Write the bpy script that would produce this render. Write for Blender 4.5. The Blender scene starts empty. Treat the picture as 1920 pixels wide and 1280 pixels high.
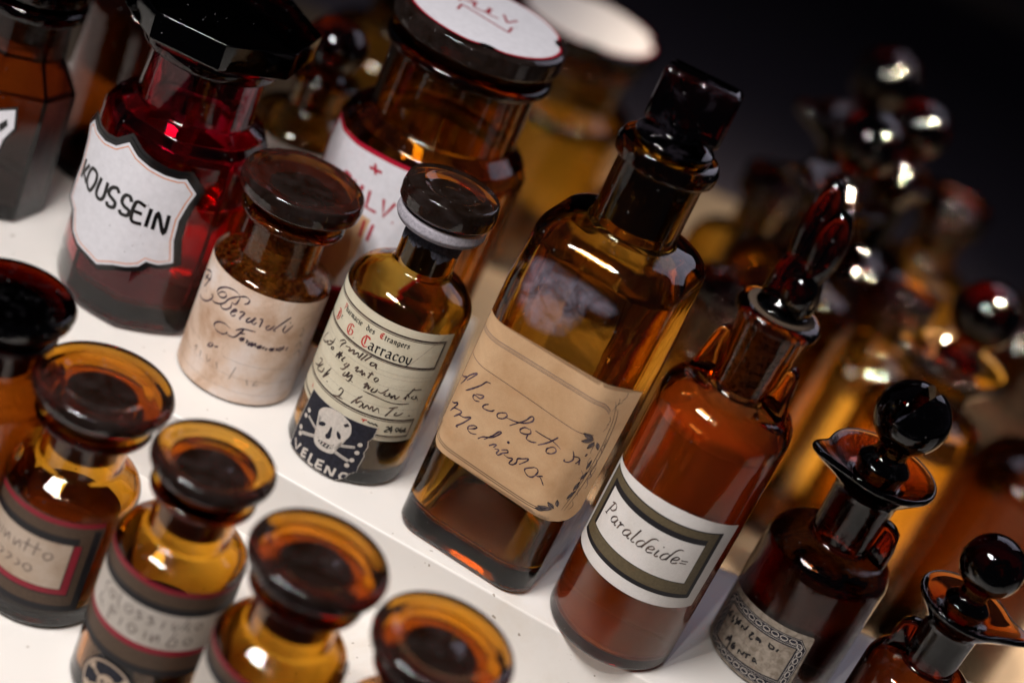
import bpy, bmesh, math, random, json
from mathutils import Vector, Matrix
random.seed(7)
S = 0.001                     # everything below is written in millimetres
SC = bpy.context.scene
COL = SC.collection
PI = math.pi
R_ = math.radians

# ------------------------------------------------------------------ camera
cam_d = bpy.data.cameras.new("camera")
cam = bpy.data.objects.new("camera", cam_d)
COL.objects.link(cam)
SC.camera = cam
pitch, roll = R_(28.0), R_(24.9)
fw = Vector((0, math.cos(pitch), -math.sin(pitch)))
u0 = Vector((0, math.sin(pitch), math.cos(pitch)))
r0 = Vector((1, 0, 0))
cr = math.cos(roll) * r0 + math.sin(roll) * u0
cu = -math.sin(roll) * r0 + math.cos(roll) * u0
M = Matrix((cr, cu, -fw)).transposed().to_4x4()
M.translation = Vector((38.67, -569.65, 377.085)) * S
cam.matrix_world = M
cam_d.sensor_width = 36.0
cam_d.lens = 36.0 * 3310.0 / 1920.0
cam_d.clip_start, cam_d.clip_end = 0.01, 20.0
cam_d.dof.use_dof = True
cam_d.dof.focus_distance = 0.625
cam_d.dof.aperture_fstop = 4.4
cam_d.dof.aperture_blades = 0

# ------------------------------------------------------------------ world and lamps
w = bpy.data.worlds.new("World")
SC.world = w
w.use_nodes = True
bg = w.node_tree.nodes["Background"]
bg.inputs[0].default_value = (0.55, 0.50, 0.68, 1)
bg.inputs[1].default_value = 0.03


def area(name, loc, target, sx, sy, power, color, spread=180):
    d = bpy.data.lights.new(name, 'AREA')
    d.shape = 'RECTANGLE'
    d.size, d.size_y = sx * S, sy * S
    d.energy = power
    d.color = color
    d.spread = R_(spread)
    o = bpy.data.objects.new(name, d)
    COL.objects.link(o)
    o.location = Vector(loc) * S
    v = Vector(target) - Vector(loc)
    o.rotation_euler = v.to_track_quat('-Z', 'Y').to_euler()
    return o


def spot_lamp(name, loc, target, r, power, color):
    d = bpy.data.lights.new(name, 'AREA')
    d.shape = 'DISK'
    d.size = 2 * r * S
    d.energy = power
    d.color = color
    o = bpy.data.objects.new(name, d)
    COL.objects.link(o)
    o.location = Vector(loc) * S
    v = Vector(target) - Vector(loc)
    o.rotation_euler = v.to_track_quat('-Z', 'Y').to_euler()
    return o


area("ceiling_panel_lamp", (-230, -330, 630), (10, -20, 20), 250, 110, 2.25, (1.0, 0.955, 0.93), 120)
area("window_light", (420, 620, 560), (80, 40, 40), 600, 420, 0.8, (0.84, 0.80, 1.0))
for lx in (-170, -80, 10):
    spot_lamp("ceiling_spot_lamp", (lx, -450, 600), (40, 20, 20), 8, 0.56, (1.0, 0.93, 0.87))
for lx, ly, lz, pw in ((275, 165, 400, 1.9), (335, 160, 400, 1.6), (430, 300, 400, 1.6), (250, 420, 300, 1.1)):      # warm cabinet lamps over the lower shelf behind
    spot_lamp("cabinet_lamp", (lx, ly, lz), (lx - 50, ly + 200, -130), 14, pw, (1.0, 0.82, 0.60)).data.spread = R_(76)

SC.view_settings.view_transform = 'Standard'
SC.view_settings.look = 'None'
SC.view_settings.exposure = 0.0
SC.view_settings.gamma = 1.0
SC.view_settings.use_curve_mapping = False
SC.render.engine = 'CYCLES'
cy = SC.cycles
cy.max_bounces = 32
cy.transmission_bounces = 32
cy.glossy_bounces = 12
cy.diffuse_bounces = 4
cy.transparent_max_bounces = 24
cy.volume_bounces = 0
cy.caustics_reflective = True
cy.caustics_refractive = True
cy.blur_glossy = 0.3
cy.sample_clamp_indirect = 16.0
cy.sample_clamp_direct = 0.0
cy.use_denoising = True
try:
    cy.denoiser = 'OPENIMAGEDENOISE'
    cy.denoising_prefilter = 'ACCURATE'
    cy.denoising_input_passes = 'RGB_ALBEDO_NORMAL'
except Exception:
    pass

# pen strokes and outlines of the labels, in millimetres on the label sheet
T = json.loads('''{"alco_hand":[[[-29.2,66.57],[-26.93,67.5],[-25.36,68.8]],[[-27.09,64.15],[-25.86,66.52],[-24.31,70.04],[-21.44,73.18],[-22.03,71.52],[-24.38,67.77]],[[-15.25,72.91],[-16.91,72.48],[-18.09,70.38],[-20.45,67.28],[-22.93,64.42]],[[-18.56,66.01],[-17.03,66.74],[-15.6,67.12],[-16.46,65.44],[-18.88,65.52],[-19.04,64.29],[-17.82,63.7],[-16.22,64.3]],[[-12.72,65.39],[-14.06,64.22],[-14.3,62.94],[-12.68,62.89],[-10.85,63.54],[-10.02,64.66]],[[-6.78,65.69],[-8.42,64.03],[-7.85,62.73],[-6.03,63.39],[-4.99,65.2],[-5.87,66.01],[-7.3,65.06]],[[-5.0,64.63],[-2.49,64.91],[-0.18,65.61],[2.34,67.01],[4.05,69.0],[3.79,70.49],[2.77,70.09],[1.55,67.6],[-2.73,62.5]],[[4.61,65.45],[2.61,65.23],[1.37,63.56],[1.98,62.56],[4.08,63.13],[5.29,64.51],[4.41,65.88]],[[4.69,63.54],[4.77,61.62],[6.86,61.62],[8.56,62.49]],[[14.74,68.91],[13.75,67.12],[11.85,64.43],[9.35,61.9]],[[6.31,66.31],[9.98,66.26],[13.55,66.42],[17.4,65.38]],[[14.43,64.49],[12.93,62.63],[13.32,61.2],[15.11,61.85],[16.21,63.44],[15.42,64.6],[14.03,64.22]],[[20.15,62.74],[20.17,61.9],[21.61,62.2],[22.69,63.6],[22.39,65.43],[21.41,67.16]],[[22.09,65.0],[24.08,65.32],[25.03,64.21],[24.1,62.49]],[[25.03,64.21],[25.59,62.37]],[[26.29,66.33],[26.63,67.54]],[[-27.54,55.86],[-25.71,56.62],[-23.95,58.13],[-23.81,57.2],[-26.0,52.9]],[[-26.0,52.9],[-24.38,55.4],[-20.57,56.52],[-22.94,52.67]],[[-22.76,52.9],[-21.44,54.81],[-18.97,55.31],[-16.69,56.84],[-18.21,53.55],[-20.34,50.41],[-19.52,50.39]],[[-16.0,52.18],[-13.93,53.57],[-13.08,54.71],[-14.41,54.67],[-15.97,53.34],[-15.9,51.96],[-14.29,51.33],[-12.23,52.14]],[[-11.14,50.88],[-9.78,52.65],[-6.8,54.38],[-4.94,56.77],[-4.31,58.33],[-5.22,58.0],[-6.69,55.31],[-8.98,52.05]],[[-6.36,50.96],[-5.12,52.37],[-4.0,52.85],[-4.64,51.27]],[[-4.03,51.11],[-2.4,51.64],[-2.73,49.99],[-1.83,49.74],[-0.69,51.38],[0.84,52.71],[0.25,53.45],[-1.59,52.2]],[[-0.09,51.22],[1.63,50.95],[3.45,51.62],[2.92,49.25],[4.37,49.55],[5.25,51.14],[5.07,52.73],[6.69,53.83],[8.5,55.07],[8.29,53.79],[6.36,51.03]],[[11.69,53.25],[9.38,51.38],[9.17,50.09],[10.97,49.02],[12.77,49.69],[13.69,52.33],[12.89,53.51],[11.19,53.2]],[[13.88,50.75],[15.28,51.14],[17.57,48.98]],[[14.68,51.3],[15.88,52.13]]],"alco_dots":[[[-0.51,56.35]]],"ess_hand":[[[-26.93,18.67],[-28.43,16.86],[-28.76,15.78],[-26.95,15.76]],[[-28.01,15.91],[-26.98,17.08]],[[-25.34,18.26],[-25.39,16.69],[-24.45,16.44],[-25.33,15.01]],[[-23.38,19.2],[-23.33,17.53],[-22.62,17.07],[-23.34,15.6]],[[-21.21,19.58],[-22.37,18.08],[-22.13,17.16],[-21.13,17.56]],[[-22.01,17.66],[-20.98,18.66]],[[-19.79,17.13],[-19.68,18.58],[-18.1,18.0],[-17.44,20.54]],[[-15.36,19.25],[-14.27,19.69],[-15.18,17.7],[-14.46,16.84],[-13.4,17.62]],[[-12.34,18.0],[-12.25,19.42],[-10.73,19.23],[-10.77,18.05]],[[-12.06,18.45],[-10.92,19.26]],[[-7.48,20.98],[-6.98,19.08],[-5.42,19.14],[-5.5,20.22],[-7.27,20.57]],[[-3.59,20.46],[-3.97,19.05]],[[-23.19,7.64],[-22.55,10.2],[-21.95,8.86],[-21.53,11.6],[-20.84,8.8],[-20.58,5.55]],[[-18.43,10.76],[-19.36,9.47],[-19.09,7.8],[-17.57,8.89]],[[-19.0,8.66],[-17.92,9.71]],[[-15.7,7.97],[-15.71,9.91],[-14.05,9.14],[-13.66,11.05]],[[-13.29,10.43],[-11.0,11.51]],[[-12.34,10.71],[-12.1,9.0]],[[-9.36,9.46],[-9.45,11.51],[-7.55,9.8]],[[-9.27,9.92],[-8.16,10.66]]],"carr_hand":[[[-16.85,52.87],[-14.96,54.73],[-13.86,54.4],[-15.12,52.8],[-15.7,51.0]],[[-13.46,53.11],[-11.1,53.91],[-11.4,52.33],[-9.26,54.3],[-9.2,52.52],[-7.34,54.24],[-7.1,52.59]],[[-5.57,55.4],[-6.6,52.47]],[[-3.97,55.71],[-5.6,52.21]],[[-2.24,56.07],[-4.14,52.9]],[[-0.02,53.91],[-1.49,53.55],[-1.64,52.34],[-0.4,52.79],[0.39,53.89],[0.61,52.19],[1.32,51.87]],[[-26.24,49.84],[-29.42,45.1],[-25.5,46.01],[-23.45,47.96],[-23.3,46.69],[-20.71,48.62],[-19.69,51.89]],[[-22.89,48.6],[-19.63,50.12]],[[-19.45,48.2],[-20.06,47.28],[-18.9,47.47],[-18.43,48.51],[-19.49,48.25]],[[-15.89,46.3],[-14.56,49.58],[-14.58,46.82]],[[-16.0,47.59],[-13.0,48.9]],[[-13.69,50.22],[-14.27,46.82]],[[-11.62,49.45],[-12.74,47.27],[-11.68,47.36]],[[-9.87,47.96],[-10.91,46.31],[-9.63,46.31],[-8.96,48.14],[-10.46,44.8],[-12.01,44.14]],[[-6.54,47.96],[-5.28,49.23],[-5.74,47.11],[-4.01,48.21]],[[-4.06,47.26],[-3.47,48.99],[-3.09,46.93],[-2.36,48.28],[-1.93,47.16]],[[0.18,50.15],[-0.64,46.97]],[[-1.01,49.05],[0.86,49.36]],[[2.45,48.77],[1.66,47.71],[2.35,46.89],[3.13,47.95],[2.45,48.77]],[[-9.22,44.3],[-9.89,42.45],[-8.68,43.07],[-7.74,45.32],[-8.08,42.8],[-6.22,44.97],[-6.75,41.86],[-8.15,41.83]],[[-6.69,42.82],[-5.12,42.24]],[[-1.07,43.75],[0.06,45.05],[-0.57,42.41],[0.68,44.46],[0.91,42.74],[1.55,44.21]],[[2.77,44.11],[2.19,42.45],[3.67,42.67],[4.25,44.31]],[[4.53,43.51],[6.17,43.23],[7.98,45.7]],[[7.54,43.71],[7.15,42.66],[8.68,42.69],[8.93,44.15],[9.54,42.47]],[[9.94,43.5],[10.05,42.14],[11.02,43.76],[11.65,42.04],[13.03,43.69]],[[17.65,47.81],[16.23,44.97],[14.69,42.52]],[[16.75,46.85],[20.95,46.99]],[[16.96,43.15],[15.82,44.95],[15.67,42.15]],[[18.76,44.09],[17.82,43.17],[19.83,42.65],[19.68,44.05],[21.38,41.81]],[[-0.39,41.36],[4.24,41.07],[9.95,40.26],[13.98,40.11],[18.0,40.6]],[[-24.71,39.19],[-22.3,40.06],[-23.69,36.69],[-26.97,35.2]],[[-20.66,39.46],[-23.54,35.41],[-19.94,36.3],[-19.17,38.75]],[[-15.67,41.41],[-18.28,35.24],[-15.65,39.12]],[[-17.98,35.95],[-16.59,38.4]],[[-9.06,36.11],[-8.25,37.61],[-7.24,36.91],[-8.13,33.97],[-10.46,33.02],[-7.98,33.61],[-6.22,33.88]],[[0.22,39.15],[-1.37,36.88],[-2.84,34.16]],[[-1.05,38.22],[-1.14,35.15],[0.26,36.85],[1.36,36.02],[0.44,34.15]],[[1.55,36.58],[1.93,34.44],[3.18,36.43],[4.09,34.97],[5.01,36.75],[5.73,34.7],[7.0,36.57],[8.09,34.59]],[[12.95,38.56],[10.69,33.9]],[[10.88,37.69],[14.1,38.72]],[[14.56,36.43],[13.9,34.95],[15.89,35.14],[17.11,36.37]],[[20.05,34.88],[20.9,34.66]],[[-15.53,35.5],[-14.89,35.53]]],"skull":[[[-20.06,28.28],[9.76,28.06],[9.79,23.93],[8.53,21.4],[9.21,18.96],[8.59,16.14],[9.32,14.58],[8.74,9.54],[8.95,7.37],[6.61,5.28],[5.87,3.22],[3.04,0.9],[2.09,0.45],[-4.29,1.03],[-11.21,1.43],[-19.47,1.49],[-20.95,1.61],[-21.18,11.23]],[[-12.42,25.35],[-13.22,23.23],[-12.08,21.49],[-11.72,19.15],[-11.02,16.62],[-9.73,15.39],[-10.81,14.58],[-10.94,12.73],[-9.54,10.69],[-6.94,9.91],[-3.76,10.27],[-1.73,11.16],[-1.47,12.55],[-1.69,14.19],[-0.96,16.36],[0.53,18.49],[1.4,20.69],[1.52,22.93],[0.47,25.86],[-1.56,27.33],[-4.71,28.42],[-7.97,28.17],[-10.67,26.96]],[[-11.35,19.44],[-10.22,20.71],[-8.59,21.03],[-8.51,20.0],[-9.66,18.94],[-10.97,18.63]],[[-3.38,20.82],[-2.1,20.51],[-1.12,18.9],[-1.78,18.08],[-2.94,19.13]],[[-6.2,20.73],[-5.54,20.96],[-5.12,19.06],[-4.76,17.1],[-5.31,15.87],[-6.5,15.72],[-6.99,16.91],[-6.43,18.17]],[[-9.87,14.63],[-8.61,13.36],[-6.31,13.65],[-3.55,13.93],[-2.56,14.98],[-2.44,13.08],[-4.37,11.87],[-6.83,11.76],[-8.74,12.6]],[[-16.99,18.11],[-11.05,16.16]],[[-17.07,10.12],[-10.73,13.33]],[[-0.69,15.64],[4.89,17.48]],[[-1.18,12.28],[4.7,10.78]],[[-17.89,20.01],[-18.5,17.12]],[[-18.71,11.45],[-17.72,9.16]],[[6.29,19.12],[6.33,15.4]],[[5.67,11.62],[4.68,8.77]],[[-19.13,5.79],[-16.6,2.5],[-15.26,6.04]],[[-13.07,5.78],[-13.15,2.14]],[[-12.99,5.62],[-11.14,6.16]],[[-13.01,4.04],[-11.35,4.45]],[[-13.15,2.14],[-11.11,2.85]],[[-9.17,6.1],[-9.27,2.01]],[[-9.19,1.84],[-6.95,1.9]],[[-5.75,5.86],[-5.97,2.14]],[[-5.61,5.51],[-3.37,6.08]],[[-5.72,3.65],[-3.64,4.13]],[[-5.9,1.96],[-3.19,2.4]],[[-1.72,5.31],[-1.76,1.71]],[[-1.42,5.04],[0.86,1.84]],[[1.37,5.68],[1.08,1.73]],[[4.42,2.19],[3.7,3.22],[4.24,4.8],[5.58,5.12],[6.19,4.91]]],"carr_tel":[[[3.02,29.93],[5.08,30.18]],[[4.02,30.16],[3.88,29.02]],[[12.82,29.14],[13.63,29.47],[14.12,28.66],[12.81,27.18],[14.49,27.18]],[[14.92,30.05],[14.54,28.06],[16.11,27.96]],[[15.08,29.63],[15.66,26.63]],[[16.16,28.62],[16.32,28.62]],[[17.55,29.31],[17.1,28.43],[17.94,27.34],[18.31,28.43],[17.55,29.31]],[[19.53,29.46],[18.91,27.97],[20.15,27.01],[20.43,27.86],[19.03,28.18]],[[21.3,28.86],[20.76,27.61],[22.64,26.91]],[[21.43,29.06],[21.64,26.63]],[[5.37,29.86],[6.81,29.32]],[[6.83,29.76],[8.29,29.16]],[[8.24,29.79],[9.64,28.89]],[[10.27,27.84],[10.5,27.81]],[[-22.29,29.13],[-21.62,27.92]],[[-24.28,28.68],[-23.99,28.78]],[[-32.13,26.28],[-25.84,28.59]]],"ber_hand":[[[-23.46,42.38],[-25.8,38.48]],[[-20.7,42.45],[-23.67,36.68]],[[-27.04,39.52],[-20.54,41.64]],[[-21.02,36.45],[-20.67,36.47]],[[-29.11,40.98],[-23.07,44.02],[-21.11,43.54],[-21.17,41.66]],[[-25.41,31.76],[-21.44,32.19],[-17.75,34.15],[-15.74,36.75],[-15.79,38.1],[-16.7,37.68]],[[-3.97,44.16],[-4.51,45.66],[-7.08,46.34],[-10.78,45.27],[-13.78,42.74],[-14.24,40.81],[-12.43,40.01],[-10.43,40.7],[-9.48,42.26],[-10.35,43.05],[-12.26,42.2],[-13.7,40.04]],[[-4.3,45.1],[-6.1,43.77],[-8.15,41.54],[-9.25,39.2],[-11.22,37.4],[-13.76,36.31],[-15.46,36.25]],[[-4.3,45.1],[-2.14,46.35],[-0.34,45.96],[-0.41,44.33],[-1.69,43.18]],[[-3.97,44.16],[-4.76,41.39],[-6.55,41.19]],[[-6.41,40.82],[-6.23,39.1],[-7.89,37.1],[-10.03,36.6],[-10.28,37.81]],[[-5.16,37.46],[-3.81,38.74],[-3.47,39.63],[-4.45,39.28],[-5.39,36.85],[-4.31,36.36],[-3.34,37.4]],[[-2.23,39.19],[-1.23,39.98],[-0.33,39.78],[-1.44,36.87],[-0.89,36.48]],[[2.34,39.03],[1.43,38.14],[1.3,36.68],[2.52,37.26],[4.07,39.81],[3.27,37.38],[4.22,36.87],[5.0,38.11]],[[5.65,39.76],[6.69,40.15],[6.65,37.82],[6.53,36.38]],[[9.97,38.39],[8.99,37.19],[9.51,36.18],[10.81,36.98],[11.79,38.83]],[[16.99,43.25],[14.76,40.73],[12.05,36.79],[13.02,36.28]],[[16.01,39.46],[15.58,37.09],[16.71,36.25],[18.96,39.58]],[[17.34,40.71],[17.63,40.87]],[[-3.28,30.94],[-6.28,31.66],[-9.29,30.37],[-10.3,28.28],[-8.43,26.98],[-5.57,27.21],[-4.21,28.52]],[[1.69,33.62],[0.75,31.53],[-0.78,28.63],[-2.7,28.01],[-4.14,28.33],[-3.98,29.13]],[[-1.28,31.39],[0.99,33.28],[3.62,33.82],[5.9,34.05]],[[0.53,30.95],[2.34,31.61]],[[2.1,29.86],[1.25,28.74],[1.86,28.1],[2.69,29.9],[2.62,28.23]],[[3.64,29.39],[4.23,29.41],[3.93,27.88]],[[5.06,29.29],[4.89,27.34],[6.24,29.27],[6.07,27.33],[7.43,29.22],[7.54,27.62]],[[9.12,28.81],[8.25,27.85],[8.81,27.31],[9.65,28.96],[9.6,27.3]],[[11.14,28.63],[10.43,27.75],[11.19,27.23]],[[12.02,28.35],[11.82,27.13]],[[13.92,28.67],[13.18,27.85],[13.78,27.24],[14.7,28.78],[14.64,27.11]],[[15.89,28.89],[15.96,27.48]],[[17.39,29.45],[16.62,28.0],[17.41,27.56],[18.59,29.71],[18.62,27.81]],[[20.5,29.41],[19.97,27.78]],[[-9.09,20.88],[-9.89,18.91],[-8.49,19.4],[-7.78,20.83],[-8.86,20.95]],[[-6.57,20.92],[-6.55,20.22]],[[-6.5,20.73],[-5.47,21.16]]],"kous":[[[-29.01,74.75],[-24.93,72.58],[-18.7,72.07],[-12.98,73.42],[-7.98,77.91],[-3.28,74.43],[2.22,72.54],[8.19,71.61],[13.26,71.62],[16.08,72.41],[21.32,67.01],[19.69,61.96],[18.25,54.46],[18.8,45.46],[21.39,35.73],[15.9,33.74],[11.42,34.0],[9.37,31.12],[5.19,29.14],[0.16,27.69],[-5.95,24.64],[-10.32,26.02],[-16.89,27.33],[-21.0,30.15],[-24.63,37.56],[-30.17,40.04],[-29.74,48.82],[-28.75,56.05],[-29.87,66.04],[-32.05,70.91]],[[-26.93,59.27],[-26.82,51.28]],[[-23.68,58.66],[-26.34,53.38]],[[-26.06,54.16],[-22.58,51.31]],[[-21.85,58.34],[-22.55,52.82],[-19.56,49.96],[-17.73,54.73],[-18.52,58.38],[-21.85,58.34]],[[-15.53,58.2],[-15.99,51.65],[-14.09,49.86],[-12.21,51.63],[-12.18,58.2]],[[-6.48,56.83],[-7.92,58.37],[-10.07,57.1],[-10.48,54.48],[-8.44,53.31],[-6.88,52.43],[-7.09,50.22],[-9.47,49.71],[-10.27,51.02]],[[-0.97,55.96],[-2.08,57.76],[-3.96,57.35],[-4.57,54.63],[-3.19,53.0],[-0.93,52.11],[-1.11,49.91],[-3.55,49.51],[-4.53,50.77]],[[4.53,56.51],[0.7,56.81],[0.8,49.08],[4.89,48.88]],[[0.75,52.95],[3.97,52.98]],[[6.62,56.51],[6.59,48.39]],[[9.23,48.22],[9.4,55.8],[13.54,47.53],[13.45,55.95]]],"pulv":[[[-41.18,89.34],[-24.81,90.22],[-13.15,91.86],[-2.28,92.75]],[[-55.42,67.5],[-54.0,81.0]],[[-13.97,88.29],[-12.25,84.37]],[[-15.64,85.73],[-10.19,86.52]],[[-11.84,77.13],[-11.15,69.98],[-6.68,70.08]],[[-5.69,76.94],[-3.56,69.92],[-1.12,77.51]],[[0.31,69.53],[0.63,69.44]],[[-15.73,77.25],[-15.53,70.45],[-13.31,68.66]],[[-9.57,64.58],[-9.15,57.14]],[[-5.86,64.83],[-5.94,57.09]],[[-10.0,36.39],[-21.66,35.35]]],"film":[[-22.34,122.43],[-18.94,125.29],[-13.23,126.4],[-6.7,125.66],[4.24,125.29],[12.47,124.06],[14.8,121.54],[11.84,117.27],[4.44,116.63],[4.38,111.75],[1.28,103.26],[-5.11,100.02],[-12.09,99.7],[-19.26,105.03],[-20.86,112.14],[-20.96,118.5]]}''')
T = {k: ([tuple(p) for p in v] if k == 'film' else [[tuple(p) for p in q] for q in v]) for k, v in T.items()}  # 'film' is the outline of the painted sheen patch

# ------------------------------------------------------------------ materials
def nt(name):
    m = bpy.data.materials.new(name)
    m.use_nodes = True
    t = m.node_tree
    b = t.nodes["Principled BSDF"]
    return m, t, b


def link(t, a, b):
    t.links.new(a, b)


def noise(t, scale, detail=4.0, rough=0.55, vec=None, dist=0.0):
    n = t.nodes.new("ShaderNodeTexNoise")
    n.inputs["Scale"].default_value = scale
    n.inputs["Detail"].default_value = detail
    n.inputs["Roughness"].default_value = rough
    n.inputs["Distortion"].default_value = dist
    if vec is None:
        tc = t.nodes.new("ShaderNodeTexCoord")
        vec = tc.outputs["Object"]
    link(t, vec, n.inputs["Vector"])
    return n.outputs["Fac"]


def ramp(t, fac, stops):
    r = t.nodes.new("ShaderNodeValToRGB")
    e = r.color_ramp.elements
    while len(e) < len(stops):
        e.new(0.5)
    for el, (p, c) in zip(e, stops):
        el.position = p
        el.color = (c[0], c[1], c[2], 1) if not isinstance(c, (int, float)) else (c, c, c, 1)
    link(t, fac, r.inputs["Fac"])
    return r.outputs["Color"]


def bump(t, b, h, strength, dist):
    n = t.nodes.new("ShaderNodeBump")
    n.inputs["Strength"].default_value = strength
    n.inputs["Distance"].default_value = dist
    link(t, h, n.inputs["Height"])
    link(t, n.outputs["Normal"], b.inputs["Normal"])
    return n.outputs["Normal"]


def glass(name, sig, rough=0.012, dust=0.0, wav=0.0, grime=0.0, ior=1.5, milk=None, grime_col=(0.34, 0.32, 0.36), grime_scale=260.0, grime_edge=(0.56, 0.72), streak=0.0):
    """Coloured glass: clear surface, colour from absorption in the body (per metre);
    dust = loose white specks, grime = dull film in patches, milk = (colour, share) of cloudiness."""
    m, t, b = nt(name)
    b.inputs["Base Color"].default_value = (1, 1, 1, 1)
    b.inputs["Transmission Weight"].default_value = 1.0
    b.inputs["IOR"].default_value = ior
    b.inputs["Roughness"].default_value = rough
    out = t.nodes["Material Output"]
    mx = max(sig)
    va = t.nodes.new("ShaderNodeVolumeAbsorption")
    va.inputs["Density"].default_value = mx
    va.inputs["Color"].default_value = (1 - sig[0] / mx, 1 - sig[1] / mx, 1 - sig[2] / mx, 1)
    link(t, va.outputs[0], out.inputs["Volume"])
    sh = b.outputs[0]
    if streak:
        tc = t.nodes.new("ShaderNodeTexCoord")
        mp = t.nodes.new("ShaderNodeMapping")
        mp.inputs["Scale"].default_value = (1, 1, 0.1)
        link(t, tc.outputs["Object"], mp.inputs["Vector"])
        bump(t, b, noise(t, 420.0, 4.0, 0.6, mp.outputs[0]), streak, 0.0012)
    elif wav:
        bump(t, b, noise(t, 55.0, 2.0), wav, 0.002)

    def mixd(sh, fac, col, rgh=0.9):
        d = t.nodes.new("ShaderNodeBsdfDiffuse")
        d.inputs["Color"].default_value = (*col, 1)
        x = t.nodes.new("ShaderNodeMixShader")
        if isinstance(fac, float):
            x.inputs[0].default_value = fac
        else:
            link(t, fac, x.inputs[0])
        link(t, sh, x.inputs[1])
        link(t, d.outputs[0], x.inputs[2])
        return x.outputs[0]
    if milk:
        sh = mixd(sh, float(milk[1]), milk[0])
    if grime:
        f = noise(t, grime_scale, 6.0, 0.65, dist=0.6)
        sh = mixd(sh, ramp(t, f, [(grime_edge[0], 0.0), (grime_edge[1], grime)]), grime_col)
    if dust:
        v = t.nodes.new("ShaderNodeTexVoronoi")
        v.inputs["Scale"].default_value = 700.0
        v.inputs["Randomness"].default_value = 1.0
        tc = t.nodes.new("ShaderNodeTexCoord")
        link(t, tc.outputs["Object"], v.inputs["Vector"])
        near = ramp(t, v.outputs["Distance"], [(0.06, 1.0), (0.12, 0.0)])
        sel = t.nodes.new("ShaderNodeSeparateColor")
        link(t, v.outputs["Color"], sel.inputs[0])
        pick = ramp(t, sel.outputs[0], [(1 - dust - 0.01, 0.0), (1 - dust, 0.85)])
        mu = t.nodes.new("ShaderNodeMath")
        mu.operation = 'MULTIPLY'
        link(t, near, mu.inputs[0])
        link(t, pick, mu.inputs[1])
        sh = mixd(sh, mu.outputs[0], (0.62, 0.60, 0.62))
    link(t, sh, out.inputs["Surface"])
    return m


def paper(name, c1, c2, scale=60.0, rough=0.8, c3=None, fine=0.12):
    m, t, b = nt(name)
    f = noise(t, scale, 6.0, 0.6, dist=0.4)
    col = ramp(t, f, [(0.36, c1), (0.64, c2)] if c3 is None else [(0.33, c1), (0.5, c2), (0.66, c3)])
    g = noise(t, 2200.0, 3.0, 0.7)
    gr = ramp(t, g, [(0.3, 1.0 - fine), (0.7, 1.0)])
    mx = t.nodes.new("ShaderNodeMix")
    mx.data_type = 'RGBA'
    mx.blend_type = 'MULTIPLY'
    mx.inputs[0].default_value = 1.0
    link(t, col, mx.inputs[6])
    link(t, gr, mx.inputs[7])
    link(t, mx.outputs[2], b.inputs["Base Color"])
    b.inputs["Roughness"].default_value = rough
    ad = t.nodes.new("ShaderNodeMath")
    ad.operation = 'MULTIPLY_ADD'
    link(t, noise(t, 130.0, 3.0, 0.5, dist=1.2), ad.inputs[0])
    ad.inputs[1].default_value = 5.0
    link(t, g, ad.inputs[2])
    bump(t, b, ad.outputs[0], 0.16, 0.00025)
    return m


def flat(name, c, rough=0.6, spec=0.4, vary=0.0, fade=None):
    m, t, b = nt(name)
    b.inputs["Roughness"].default_value = rough
    b.inputs["Specular IOR Level"].default_value = spec
    if fade:
        link(t, ramp(t, noise(t, 260.0, 5.0, 0.65), [(0.44, c), (0.68, fade)]), b.inputs["Base Color"])
    elif vary:
        f = noise(t, 900.0, 4.0, 0.7)
        lo = tuple(x * (1 - vary) for x in c)
        link(t, ramp(t, f, [(0.35, lo), (0.65, c)]), b.inputs["Base Color"])
    else:
        f = noise(t, 400.0, 3.0)
        lo = tuple(x * 0.9 for x in c)
        link(t, ramp(t, f, [(0.3, lo), (0.7, c)]), b.inputs["Base Color"])
    return m


AMBER = (88, 255, 800)
M_AMBER = glass("amber_glass", AMBER, dust=0.03, wav=0.05)
M_DARK_BACK = glass("very_dark_back_glass", (480, 800, 1300), wav=0.08)
M_AMBER_BACK = glass("deep_brown_amber_glass", (84, 195, 600), wav=0.10)
M_AMBER_LID = glass("amber_lid_glass", (62, 180, 520), rough=0.05, dust=0.10, wav=0.12, milk=((0.26, 0.13, 0.07), 0.02), grime=0.030, grime_scale=90.0, grime_col=(0.42, 0.34, 0.34), grime_edge=(0.36, 0.70))
M_AMBER_OLD = glass("amber_glass_with_residue", (60, 250, 800), dust=0.05, wav=0.08, grime=0.55, grime_col=(0.12, 0.035, 0.006), grime_scale=620.0, grime_edge=(0.46, 0.66))
M_OLIVE = glass("olive_amber_glass", (75, 200, 620), dust=0.05, wav=0.10)
M_HONEY = glass("honey_glass", (78, 170, 480), dust=0.05, wav=0.10)
M_DARK = glass("dark_brown_glass", (300, 620, 1250), dust=0.06, streak=0.10)
M_BLACKISH = glass("near_black_glass", (330, 760, 1300), rough=0.02, dust=0.08, grime=0.03, wav=0.06)
M_NECK = glass("dusty_dark_stopper_glass", (260, 560, 1100), rough=0.03, dust=0.06, grime=0.035, grime_scale=60.0, grime_col=(0.34, 0.28, 0.38), grime_edge=(0.50, 0.62))
M_RUBY = glass("ruby_glass", (60, 760, 460), dust=0.05, wav=0.03)
M_RUBY_LID = glass("dark_ruby_glass", (190, 1000, 900), dust=0.06, wav=0.03)
M_ORANGE = glass("orange_brown_glass", (60, 200, 480), dust=0.08, wav=0.08)
M_STOP = glass("brown_stopper_glass", (230, 560, 900), rough=0.03, dust=0.04, wav=0.14)
M_PLUG = glass("ground_amber_plug", (70, 170, 420), rough=0.42, milk=((0.30, 0.13, 0.05), 0.35))
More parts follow.
